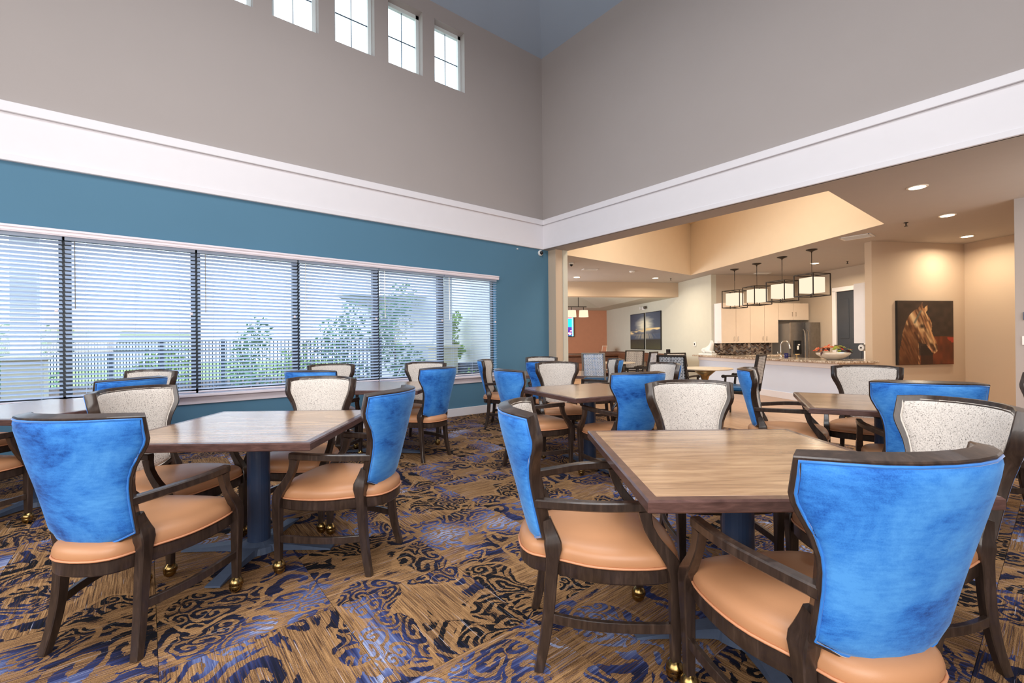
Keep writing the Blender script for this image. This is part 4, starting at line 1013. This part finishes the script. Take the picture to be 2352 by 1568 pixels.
# white lion-like statue at the left end
st = empty('white_sculpture', on_bar(-0.14, 0.02), A2+0.3, 'white reclining animal sculpture on a plinth at the left end of the bar', 'sculpture')
bm = bmesh.new(); add_box(bm, (0, 0, 0.018), (0.44, 0.19, 0.036), bevel=0.006); link('plinth', fin(bm, 'p'), MT['white_plastic'], st)
def blob_chain(name, chains, mat, parent):
    bm = bmesh.new(); sk = None; verts = {}
    for ch in chains:
        prev = None
        for (x, y, z, rr) in ch:
            key = (round(x, 3), round(y, 3), round(z, 3))
            v_ = verts.get(key)
            if v_ is None: v_ = bm.verts.new((x, y, z)); verts[key] = v_; v_['r'] if False else None
            if prev is not None and prev is not v_:
                try: bm.edges.new((prev, v_))
                except ValueError: pass
            prev = v_
    me = bpy.data.meshes.new(name); bm.verts.index_update(); bm.to_mesh(me); bm.free()
    rad = {(round(x, 3), round(y, 3), round(z, 3)): rr for ch in chains for (x, y, z, rr) in ch}
    o = link(name, me, mat, parent)
    md = o.modifiers.new('skin', 'SKIN'); md.use_smooth_shade = True
    for v_, s_ in zip(me.vertices, me.skin_vertices[0].data):
        rr = rad[(round(v_.co.x, 3), round(v_.co.y, 3), round(v_.co.z, 3))]; s_.radius = (rr, rr)
    me.skin_vertices[0].data[0].use_root = True
    sb = o.modifiers.new('sub', 'SUBSURF'); sb.levels = 2; sb.render_levels = 2
    return o
blob_chain('body', [
    [(0.02, 0, 0.10, 0.062), (-0.10, 0, 0.105, 0.068), (-0.17, 0, 0.10, 0.05), (-0.20, 0.02, 0.06, 0.02), (-0.14, 0.05, 0.05, 0.018)],
    [(0.02, 0, 0.10, 0.062), (0.10, 0, 0.13, 0.062), (0.13, 0, 0.20, 0.05), (0.15, 0, 0.25, 0.048), (0.20, 0, 0.235, 0.026)],
    [(0.10, 0, 0.13, 0.062), (0.12, 0.05, 0.07, 0.024), (0.20, 0.055, 0.055, 0.018)], [(0.10, 0, 0.13, 0.062), (0.12, -0.05, 0.07, 0.024), (0.20, -0.055, 0.055, 0.018)],
    [(-0.10, 0, 0.105, 0.068), (-0.08, -0.06, 0.07, 0.028), (-0.02, -0.065, 0.055, 0.018)],
    [(0.15, 0, 0.25, 0.048), (0.135, 0.028, 0.305, 0.010)], [(0.15, 0, 0.25, 0.048), (0.135, -0.028, 0.305, 0.010)]], MT['white_plastic'], st)
st.scale = (1.0, 1.0, 1.3)
# cage pendants
PD = [(-5.325, 11.618, 40, 'cage pendant lamp farthest left over the bar'), (-4.612, 11.193, 8, 'cage pendant lamp second from the left over the bar'),
      (-3.912, 10.765, 22, 'cage pendant lamp third from the left over the bar'), (-3.226, 10.37, 16, 'cage pendant lamp at the right end over the bar')]
for i, (x, y, a, lab) in enumerate(PD):
    dz = [0.05, 0.045, 0.03, 0.0][i]
    r = empty('pendant_lamp', (x, y, Z1), math.radians(50+a), lab, 'lamp', 'square cage pendant lamps over the bar')
    bm = bmesh.new(); lathe(bm, [(0.10, -0.001), (0.098, -0.012), (0.05, -0.03), (0.014, -0.045), (0.010, -0.07)], 20); link('canopy', fin(bm, 'c'), MT['bronze'], r, smooth=True)
    bm = bmesh.new(); add_cyl(bm, (0, 0, -0.06), (0, 0, -0.30), 0.007, seg=8)
    for k in range(10):
        zc = -0.315-k*0.024
        tube(bm, [(0.008*math.cos(t*PI/3)*(k % 2), 0.008*math.cos(t*PI/3)*(1-k % 2), zc+0.016*math.sin(t*PI/3)) for t in range(6)], 0.0025, 5, True)
    link('chain', fin(bm, 'ch'), MT['bronze'], r)
    c, zt, zb = 0.215, -0.505-dz, -0.93-dz
    bm = bmesh.new(); t = 0.016
    for sx in (-1, 1):
        for sy in (-1, 1): add_box(bm, (sx*c, sy*c, (zt+zb)/2), (t, t, zt-zb))
        for z in (zt, zb):
            add_box(bm, (sx*c, 0, z), (t, 2*c, t)); add_box(bm, (0, sx*c, z), (2*c, t, t))
    for z in (zt, zb): add_box(bm, (0, 0, z), (2*c, 0.014, 0.012))
    link('cage', fin(bm, 'cg'), MT['bronze'], r)
    bm = bmesh.new(); add_cyl(bm, (0, 0, zt), (0, 0, zb-0.02), 0.006, seg=8); link('centre_rod', fin(bm, 'rod'), MT['bronze'], r)
    bm = bmesh.new(); add_box(bm, (0, 0, (zt+zb)/2), (0.31, 0.31, 0.30), bevel=0.004); link('lamp_shade', fin(bm, 's'), MT['cream_shade'], r)
# three-shade pendant over the pool table
r = empty('pool_table_lamp', KP(-2.75, -4.05, 2.98), math.radians(60), 'three pale drum shades on dark rods over the pool table', 'lamp')
bm = bmesh.new(); add_box(bm, (0, 0, -0.52), (1.1, 0.03, 0.03)); add_cyl(bm, (-0.25, 0, -0.51), (-0.25, 0, 0), 0.012, seg=8); add_cyl(bm, (0.25, 0, -0.51), (0.25, 0, 0), 0.012, seg=8); link('bar', fin(bm, 'b'), MT['bronze'], r)
for q in (-0.44, 0, 0.44):
    bm = bmesh.new(); lathe(bm, [(0.17, -0.88), (0.15, -0.64), (0.145, -0.64), (0.165, -0.88)], 24, (q, 0, 0)); sh = link('lamp_shade', fin(bm, 's'), MT['shade_soft'], r, smooth=False)
    bm = bmesh.new(); add_cyl(bm, (q, 0, -0.64), (q, 0, -0.52), 0.012, seg=8); link('stem', fin(bm, 't'), MT['bronze'], r)

# ================================================================== FITTINGS ON WALLS AND CEILINGS
LB = ['recessed ceiling downlight nearest the camera at upper right', 'recessed ceiling downlight in the middle of the right-hand row', 'recessed ceiling downlight farthest in the right-hand row, by the alcove',
      'recessed downlight at the left of the lounge ceiling', 'recessed downlight left of the tray corner', 'recessed downlight seen behind the rightmost cage pendant']
for i, (x, y) in enumerate([(-1.115, 7.12), (-1.10, 9.11), (-1.11, 11.27), (-8.63, 9.36), (-7.43, 11.34), (-3.75, 12.27)]):
    r = empty('ceiling_downlight', (x, y, Z1), 0, LB[i], 'light', 'recessed ceiling downlights')
    bm = bmesh.new(); lathe(bm, [(0.072, -0.006), (0.085, -0.010), (0.100, -0.007), (0.102, -0.001)], 28); link('trim_ring', fin(bm, 'r'), MT['ring'], r, smooth=True)
    bm = bmesh.new(); lathe(bm, [(0.002, -0.0115), (0.074, -0.0115), (0.078, -0.011)], 24); link('lens', fin(bm, 'l'), MT['lamp'], r)
def ceil_vent(x, y, a, lab, s=0.36, w_=0.16):
    r = empty('ceiling_vent', (x, y, Z1), math.radians(a), lab, 'vent', 'white ceiling vents')
    bm = bmesh.new()
    for q in (-1, 1): add_box(bm, (q*s/2, 0, -0.007), (0.03, w_+0.03, 0.012)); add_box(bm, (0, q*w_/2, -0.007), (s, 0.03, 0.012))
    link('frame', fin(bm, 'f'), MT['white_plastic'], r)
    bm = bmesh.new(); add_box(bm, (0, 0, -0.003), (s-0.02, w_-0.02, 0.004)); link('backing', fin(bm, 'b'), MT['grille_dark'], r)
    n_ = max(3, int(w_/0.03))
    for q in range(n_):
        box('louver', (0, -w_/2+w_*(q+0.5)/n_, -0.008), (s-0.03, 0.010, 0.006), MT['white_plastic'], r)
ceil_vent(-2.33, 9.73, 0, 'white square ceiling vent right of the tray opening', 0.42, 0.30)
ceil_vent(-7.50, 8.62, 60, 'white slot vent in the lounge ceiling near the header')
ceil_vent(-5.19, 12.95, 60, 'white vent above the kitchen cabinets')
def sprinkler(x, y, z, lab):
    r = empty('fire_sprinkler', (x, y, z), 0, lab, 'sprinkler', 'ceiling fire sprinklers')
    bm = bmesh.new(); lathe(bm, [(0.03, -0.001), (0.028, -0.006), (0.010, -0.012), (0.008, -0.045)], 14); link('stem', fin(bm, 's'), MT['bronze'], r)
    bm = bmesh.new(); lathe(bm, [(0.004, -0.062), (0.024, -0.060), (0.024, -0.056), (0.004, -0.045)], 14); link('deflector', fin(bm, 'd'), MT['bronze'], r)
sprinkler(-1.571, 9.168, Z1, 'small sprinkler head between the tray and the right-hand downlights')
sprinkler(-7.22, 11.79, Z1, 'small sprinkler head left of the tray corner')
sprinkler(-3.2, 12.6, Z1, 'small sprinkler head over the kitchen door')
def dome(name, loc, nrm, lab, rr=0.055):
    q = Vector(nrm).to_track_quat('Z', 'Y')
    r = empty(name, loc, 0, lab, 'camera', 'white dome security cameras'); r.rotation_mode = 'QUATERNION'; r.rotation_quaternion = q
    bm = bmesh.new(); lathe(bm, [(rr, 0), (rr*1.02, 0.015), (rr*0.9, 0.035), (rr*0.7, 0.042)], 24); link('housing', fin(bm, 'h'), MT['white_plastic'], r, smooth=True)
    bm = bmesh.new(); lathe(bm, [(rr*0.68, 0.040), (rr*0.62, 0.062), (rr*0.4, 0.080), (rr*0.05, 0.088)], 20); link('lens_dome', fin(bm, 'd'), MT['black'], r, smooth=True)
dome('security_camera', (XW, 5.98, 2.965), (1, -0.05, 0), 'white dome security camera high on the blue wall in the corner')
dome('security_camera', (-7.13, 7.55, Z1), (0, 0, -1), 'white dome security camera on the lounge ceiling')
r = empty('smoke_detector', (-7.05, 9.72, Z1), 0, 'round white smoke detector on the lounge ceiling', 'detector')
bm = bmesh.new(); lathe(bm, [(0.07, -0.001), (0.07, -0.02), (0.055, -0.038), (0.01, -0.042)], 24); link('body', fin(bm, 'b'), MT['white_plastic'], r, smooth=True)
bm = bmesh.new(); lathe(bm, [(0.012, -0.041), (0.012, -0.046)], 10); link('test_button', fin(bm, 't'), MT['grille_dark'], r)
box('motion_sensor', (XW+0.010, 5.40, 2.977), (0.02, 0.03, 0.018), MT['white_plastic'], label='tiny white sensor high on the blue wall under the band', cat='sensor', bevel=0.003)
# emergency light, thermostat
r = empty('emergency_light', KP(0, -4.06, 2.41), A2, 'two-headed white emergency light above the sunset pictures', 'light')
bm = bmesh.new(); add_box(bm, (0, -0.035, 0), (0.20, 0.07, 0.12), bevel=0.01); link('housing', fin(bm, 'h'), MT['white_plastic'], r)
for s in (-1, 1):
    bm = bmesh.new(); add_cyl(bm, (s*0.16, -0.03, 0.03), (s*0.17, -0.11, 0.02), 0.045, 0.055, 14); link('lamp_head', fin(bm, 'l'), MT['grille_dark'] if s > 0 else MT['white_plastic'], r)
r = empty('thermostat', KP(0, -0.80, 1.13), A2, 'white thermostat on the picture wall left of the kitchen', 'thermostat')
bm = bmesh.new(); add_box(bm, (0, -0.012, 0), (0.11, 0.024, 0.13), bevel=0.006); link('body', fin(bm, 'b'), MT['white_plastic'], r)
bm = bmesh.new(); add_box(bm, (0, -0.026, 0.0), (0.035, 0.006, 0.055)); link('screen', fin(bm, 's'), MT['black'], r)
box('wall_switch', (-0.335, 8.754, 1.20), (0.075, 0.010, 0.115), MT['white_plastic'], label='white switch plate at the right edge of the photo', cat='switch', bevel=0.003)
box('room_sign', (-0.30, 8.752, 1.515), (0.12, 0.014, 0.10), MT['navy_metal'], label='small dark blue plaque at the right edge above the switch', cat='sign', bevel=0.003)
o = empty('wall_outlet', (XW, 5.35, 0.42), 0, 'white outlet low on the blue wall under the room corner', 'outlet')
box('plate', (0.004, 0, 0), (0.008, 0.075, 0.115), MT['white_plastic'], o, bevel=0.002)
box('socket', (0.009, 0, 0.0), (0.004, 0.03, 0.07), MT['grille_dark'], o)

# ================================================================== PICTURES
def hsh(x, y): 
    s = math.sin(x*127.1+y*311.7)*43758.5453; return s-math.floor(s)
def vn(x, y):
    ix, iy = math.floor(x), math.floor(y); fx, fy = x-ix, y-iy; fx = fx*fx*(3-2*fx); fy = fy*fy*(3-2*fy)
    return (hsh(ix, iy)*(1-fx)+hsh(ix+1, iy)*fx)*(1-fy)+(hsh(ix, iy+1)*(1-fx)+hsh(ix+1, iy+1)*fx)*fy
def mixc(a, b, t): t = max(0, min(1, t)); return tuple(a[i]*(1-t)+b[i]*t for i in range(3))
def canvas(name, W_, H, nx, ny, fn, mat, parent, y=0.0):
    """flat painted grid in the local XZ plane, facing -Y"""
    vs = [(-W_/2+W_*i/nx, y, H*j/ny) for j in range(ny+1) for i in range(nx+1)]
    fs = [(j*(nx+1)+i, j*(nx+1)+i+1, (j+1)*(nx+1)+i+1, (j+1)*(nx+1)+i) for j in range(ny) for i in range(nx)]
    me = bpy.data.meshes.new(name); me.from_pydata(vs, [], fs)
    ca = me.color_attributes.new('paint', 'FLOAT_COLOR', 'POINT')
    k = 0
    for j in range(ny+1):
        for i in range(nx+1):
            c = fn(i/nx, j/ny); c = lin(*[max(0, min(255, q)) for q in c]); ca.data[k].color = c; k += 1
    return link(name, me, mat, parent)
def seg_d(px, py, ax, ay, bx, by):
    t = max(0, min(1, ((px-ax)*(bx-ax)+(py-ay)*(by-ay))/((bx-ax)**2+(by-ay)**2+1e-9))); return math.hypot(px-ax-t*(bx-ax), py-ay-t*(by-ay)), t
def inpoly(px, py, P):
    c = False; n = len(P)
    for i in range(n):
        x1, y1 = P[i]; x2, y2 = P[i-1]
        if (y1 > py) != (y2 > py) and px < (x2-x1)*(py-y1)/(y2-y1)+x1: c = not c
    return c
HORSE = [(0.02, 0.0), (0.02, 0.20), (0.06, 0.36), (0.09, 0.52), (0.14, 0.66), (0.21, 0.78), (0.30, 0.86), (0.36, 0.87), (0.40, 0.93), (0.44, 0.975), (0.455, 0.88), (0.49, 0.90), (0.535, 0.94), (0.53, 0.86), (0.50, 0.82),
         (0.555, 0.74), (0.60, 0.66), (0.61, 0.60), (0.60, 0.53), (0.63, 0.45), (0.68, 0.37), (0.71, 0.28), (0.705, 0.21), (0.66, 0.17), (0.61, 0.19), (0.55, 0.25), (0.50, 0.32), (0.42, 0.33), (0.36, 0.36), (0.37, 0.26), (0.38, 0.12), (0.40, 0.0)]
def horse(u, v):
    n = vn(u*14, v*14); bgc = mixc((48, 38, 32), (70, 54, 46), n)
    if u > 0.62 and v < 0.44 or (u > 0.36 and v < 0.14): bgc = mixc((84, 44, 26), (128, 62, 34), vn(u*22, v*8+3)); 
    if u > 0.85 and 0.34 < v < 0.42 and n > 0.55: bgc = (176, 60, 40)
    if v < 0.3 and 0.4 < u < 0.62: bgc = mixc(bgc, (44, 32, 28), 0.7)
    if not inpoly(u+0.006*(n-.5), v, HORSE): return bgc
    s = vn((u*1.4+v*0.7)*34, (v-u*0.5)*8)
    c = mixc((70, 44, 30), (196, 138, 92), s)
    c = mixc(c, (236, 196, 140), max(0, vn((u+v*.4)*40, v*11+9)-0.55)*2.0)
    if u < 0.36 and v < 0.62: c = mixc(c, (84, 46, 24), 0.35+0.5*(1-v*1.6))
    d, _ = seg_d(u, v, 0.24, 0.80, 0.34, 0.62); c = mixc((226, 196, 150), c, d/0.06)
    d, _ = seg_d(u, v, 0.41, 0.84, 0.30, 0.66); c = mixc((96, 100, 92), c, d/0.025)
    d = math.hypot((u-0.43)/1.3, v-0.60); c = mixc((28, 20, 18), c, d/0.045)
    d = math.hypot(u-0.645, v-0.235); c = mixc((48, 28, 24), c, d/0.05)
    d, _ = seg_d(u, v, 0.30, 0.50, 0.40, 0.34); c = mixc((66, 34, 20), c, d/0.03)
    d, _ = seg_d(u, v, 0.53, 0.66, 0.66, 0.34); c = mixc((232, 176, 118), c, d/0.03)
    d, _ = seg_d(u, v, 0.51, 0.30, 0.60, 0.22); c = mixc((232, 168, 124), c, d/0.022)
    return c
pa = empty('horse_painting', KP(0.584+1.053, 4.18, 0.748), math.radians(60), 'dark canvas painting of a chestnut horse head on the beige wall', 'painting')
bm = bmesh.new(); add_box(bm, (0, -0.022, 0.598), (1.246, 0.043, 1.196), bevel=0.003); link('stretcher_frame', fin(bm, 'c'), MT['canvas_edge'], pa)
canvas('painted_canvas', 1.236, 1.186, 110, 110, horse, MT['paint'], pa, -0.0445).location = (0, 0, 0.005)
def sunset(u, v):
    n = vn(u*4+3, v*16+4)*0.6+vn(u*9, v*36)*0.4
    d = math.hypot((u-0.5)*1.0, (v-0.66)*1.25)
    c = mixc((112, 124, 140), (62, 74, 94), abs(u-0.5)*1.4+(v-0.6)*0.8)
    c = mixc((255, 248, 220), c, (d-0.10+0.14*(n-0.5))/0.24)
    if v < 0.60:
        c = mixc(c, (70, 78, 92), max(0, 0.62-n)*1.6*min(1, (0.62-v)*6))
        if 0.38 < v < 0.58 and n > 0.52: c = mixc(c, (255, 226, 168), (n-0.52)*7)
    if v < 0.42:
        ray_ = vn(math.atan2(u-0.5, 0.75-v)*16+5, 2); c = mixc(mixc((74, 92, 118), c, 0.25), (232, 208, 160), max(0, 1-abs(u-0.5)*2.4)*ray_*0.9)
    if v < 0.27: c = mixc((86, 86, 60), (54, 56, 54), v/0.27*0.8+0.2*vn(u*30, v*30))
    elif v < 0.30: c = mixc((70, 80, 92), c, 0.35)
    return c
for i, (b0, b1, u0, u1, lab) in enumerate([(-5.24, -4.04, 0.0, 0.49, 'left half of the two-panel sunburst cloud photograph'), (-3.93, -2.80, 0.51, 1.0, 'right half of the two-panel sunburst cloud photograph')]):
    pa = empty('sunset_picture', KP(0, (b0+b1)/2, 0.93), A2, lab, 'picture', 'sunset diptych on the picture wall')
    W_ = b1-b0
    bm = bmesh.new(); add_box(bm, (0, -0.02, 0.66), (W_, 0.038, 1.32), bevel=0.003); link('stretcher_frame', fin(bm, 'c'), MT['canvas_edge'], pa)
    canvas('printed_canvas', W_-0.04, 1.28, 60, 70, lambda u, v, u0=u0, u1=u1: sunset(u0+(u1-u0)*u, v), MT['paint'], pa, -0.0405).location = (0, 0, 0.02)
def tvf(u, v):
    if u > 0.955: return (150, 235, 245)
    if v < 0.06: return (20, 90, 140)
    if v > 0.94: return (250, 120, 160)
    if v < 0.34:
        q = vn(u*26, v*18); return (246, 240, 246) if q > 0.55 else ((222, 40, 96) if q > 0.4 else (60, 40, 140))
    if v < 0.5 and u > 0.72: return (84, 44, 150)
    if u > 0.80: return (30, 196, 226)
    return (246, 224, 232) if vn(u*10, v*6) > 0.4 else (232, 60, 90)
tv = empty('television', KP(-2.28, -7.85, 1.45), math.radians(60), 'lit television on the terracotta wall, cut off by the stub wall', 'television')
bm = bmesh.new(); add_box(bm, (0, -0.05, 0.43), (1.50, 0.05, 0.88), bevel=0.006); link('casing', fin(bm, 'c'), MT['black'], tv)
bm = bmesh.new(); add_box(bm, (0, -0.012, 0.43), (0.4, 0.024, 0.4)); link('wall_bracket', fin(bm, 'b'), MT['black'], tv)
canvas('screen', 1.44, 0.82, 72, 44, tvf, MT['screen'], tv, -0.077).location = (0, 0, 0.02)

# ================================================================== OUTSIDE THE WINDOWS
box('ground_lawn', (-24, 2, -0.16), (34, 60, 0.10), MT['grass'], kind='structure')
box('patio', (-9.2, 2, -0.10), (5.0, 40, 0.04), MT['concrete'], kind='structure')
# picket fence
FP = [(-22.155, -4.287), (-19.765, -2.929), (-17.381, -0.785), (-15.95, 0.343), (-14.397, 1.621), (-12.612, 3.027), (-10.587, 4.411)]
r = empty('picket_fence', (FP[3][0], FP[3][1], 0), 0, 'dark metal picket fence outside the windows', 'fence')
off = Vector((FP[3][0], FP[3][1], 0)); bm = bmesh.new()
for a, b in zip(FP[:-1], FP[1:]):
    a = Vector((*a, 0))-off; b = Vector((*b, 0))-off; L = (b-a).length; n_ = int(L/0.11); ang = math.atan2((b-a).y, (b-a).x)
    for k in range(1, n_): p = a+(b-a)*k/n_; add_box(bm, (p.x, p.y, 0.66), (0.022, 0.022, 1.40))
    for z in (0.14, 1.08, 1.34):
        m_ = (a+b)/2; box('rail', (m_.x, m_.y, z), (L, 0.03, 0.04), MT['fence'], r, rz=ang)
link('pickets', fin(bm, 'pk'), MT['fence'], r, kind='stuff')
for a in FP:
    p = Vector((*a, 0))-off; box('post', (p.x, p.y, 0.64), (0.10, 0.10, 1.50), MT['fence'], r)
def foliage(name, loc, rx, rz, n_, mat, lab, trunk=0.0, cat='tree', seed=1, leaf=0.10, grp='trees and shrubs outside the windows'):
    rnd = random.Random(seed); r = empty(name, loc, 0, lab, cat, grp)
    bm = bmesh.new()
    for k in range(n_):
        cl = rnd.randrange(14); ca = cl*2.4; cz = ((cl*37) % 14)/13.0
        c = Vector((math.cos(ca)*rx*0.55*(1-0.5*cz), math.sin(ca)*rx*0.55*(1-0.5*cz), trunk+rz*(0.15+1.6*cz)))
        d_ = Vector((rnd.gauss(0, 1), rnd.gauss(0, 1), rnd.gauss(0, 1))).normalized()*rnd.uniform(0.5, 1.0)*rx*0.48
        p = c+d_; n1 = Vector((rnd.gauss(0, 1), rnd.gauss(0, 1), rnd.gauss(0, 1))).normalized(); t1 = n1.orthogonal().normalized(); t2 = n1.cross(t1)
        s = leaf*rnd.uniform(0.6, 1.2)
        bm.faces.new([bm.verts.new(p+t1*s*0.5), bm.verts.new(p+t2*s*0.28), bm.verts.new(p-t1*s*0.5), bm.verts.new(p-t2*s*0.28)])
    link('foliage', fin(bm, 'f'), mat, r, kind='stuff')
    bm = bmesh.new(); add_cyl(bm, (0, 0, 0), (0, 0, trunk+rz*0.9), 0.05, 0.02, 8)
    for k in range(5):
        a = k*1.3; add_cyl(bm, (0, 0, trunk+rz*0.15*(k+0.5)), (math.cos(a)*rx*0.5, math.sin(a)*rx*0.5, trunk+rz*(0.4+0.22*k)), 0.022, 0.008, 6)
    link('trunk', fin(bm, 't'), MT['bark'], r)
foliage('shrub', (-17.2, -2.8, -0.1), 1.3, 0.9, 900, MT['leaf_dark'], 'leafy shrub behind the fence at the far left window', cat='shrub', seed=3, leaf=0.16)
foliage('shrub', (-17.9, 0.5, -0.1), 1.0, 0.6, 700, MT['leaf'], 'light green shrub seen through the second window from the left', cat='shrub', seed=4, leaf=0.16)
foliage('cypress_tree', (-11.4, 1.82, -0.1), 0.62, 0.95, 900, MT['leaf_dark'], 'narrow evergreen in front of the fence, third window from the left', trunk=0.05, seed=5, leaf=0.11)
foliage('conifer_tree', (-12.9, 4.35, -0.1), 1.0, 1.15, 1100, MT['leaf_dark'], 'broad conifer seen through the fourth window', trunk=0.1, seed=6, leaf=0.13)
foliage('broadleaf_tree', (-11.6, 5.30, -0.1), 0.95, 1.35, 1200, MT['leaf_dark'], 'tall leafy tree seen through the fifth window', trunk=0.3, seed=8, leaf=0.14)
foliage('young_tree', (-9.72, 5.97, -0.1), 0.34, 0.55, 500, MT['leaf'], 'bright young tree beside the stone pillar in the last window', trunk=1.0, seed=9, leaf=0.12)
foliage('shrub', (-8.32, 5.45, -0.1), 0.42, 0.34, 500, MT['leaf'], 'bright low shrub under the last window by the room corner', cat='shrub', seed=10, leaf=0.09)
foliage('shrub', (-14.8, 3.6, -0.1), 1.1, 0.6, 800, MT['leaf'], 'light shrub behind the fence near the middle windows', cat='shrub', seed=11, leaf=0.14)
box('wall_exterior', (-12.8, 6.37, 3.4), (12.4, 0.03, 7.2), plain('sky_white_stucco', (250, 250, 252), 0.9, var=0.01), kind='structure')  # extra white and raised tall so it reads as blown-out sky
# porch pillars and neighbours
def pillar(x, y, h0, lab):
    r = empty('porch_pillar', (x, y, -0.1), 0, lab, 'pillar', 'stone and stucco porch pillars')
    bm = bmesh.new(); add_box(bm, (0, 0, h0/2), (0.5, 0.5, h0)); link('stone_base', fin(bm, 's'), MT['stone'], r)
    bm = bmesh.new(); add_box(bm, (0, 0, h0+0.03), (0.60, 0.60, 0.07), bevel=0.01); link('cap', fin(bm, 'c'), MT['stone'], r)
    bm = bmesh.new(); add_box(bm, (0, 0, (h0+0.06+4.0)/2), (0.32, 0.32, 4.0-h0-0.06)); link('shaft', fin(bm, 'p'), MT['stucco'], r)
pillar(-9.30, 5.45, 1.22, 'cream stone-based porch pillar seen through the last window')
pillar(-11.4, -1.62, 1.10, 'pale porch pillar seen through the leftmost blind')
b = empty('neighbouring_building', (-20.5, 16.5, -0.1), math.radians(20), 'white neighbouring building beyond the last window', 'building')
bm = bmesh.new(); add_box(bm, (0, 0, 3.2), (9, 7, 6.4)); link('wall', fin(bm, 'w'), MT['stucco'], b)
bm = bmesh.new(); add_box(bm, (0, 0, 6.5), (9.6, 7.6, 0.25)); link('roof', fin(bm, 'w'), MT['roof'], b)
for q in (-2.5, 0, 2.5):
    wn_ = box('window', (q, -3.52, 1.9), (1.0, 0.08, 1.5), MT['stucco'], b); box('pane', (0, -0.05, 0) if False else (q, -3.58, 1.9), (0.85, 0.02, 1.35), MT['steel_side'], b)
b = empty('low_house', (-42, -5, -0.1), math.radians(40), 'low house with a terracotta roof far beyond the fence', 'house')
bm = bmesh.new(); add_box(bm, (0, 0, 1.1), (14, 8, 2.2)); link('wall', fin(bm, 'w'), MT['stucco'], b)
bm = bmesh.new()
v8 = [(-7.5, -4.5, 2.2), (7.5, -4.5, 2.2), (7.5, 4.5, 2.2), (-7.5, 4.5, 2.2), (-4, 0, 3.1), (4, 0, 3.1)]
vs = [bm.verts.new(p) for p in v8]
for f in ((0, 1, 5, 4), (1, 2, 5), (2, 3, 4, 5), (3, 0, 4), (3, 2, 1, 0)): bm.faces.new([vs[i] for i in f])
link('roof', fin(bm, 'r'), MT['roof'], b)
r = empty('air_conditioner', (-8.98, 6.03, -0.1), math.radians(0), 'dark louvered air conditioner outside the last window', 'air conditioner')
bm = bmesh.new(); add_box(bm, (0, 0, 0.43), (0.54, 0.54, 0.86), bevel=0.01); link('cabinet', fin(bm, 'c'), MT['base_metal'], r)
for k in range(12):
    for s in (0, 1):
        bm = bmesh.new(); add_box(bm, (0.274 if s else 0, 0 if s else -0.274, 0.12+k*0.062), (0.012 if s else 0.50, 0.50 if s else 0.012, 0.030)); link('louver', fin(bm, 'l'), MT['fence'], r)
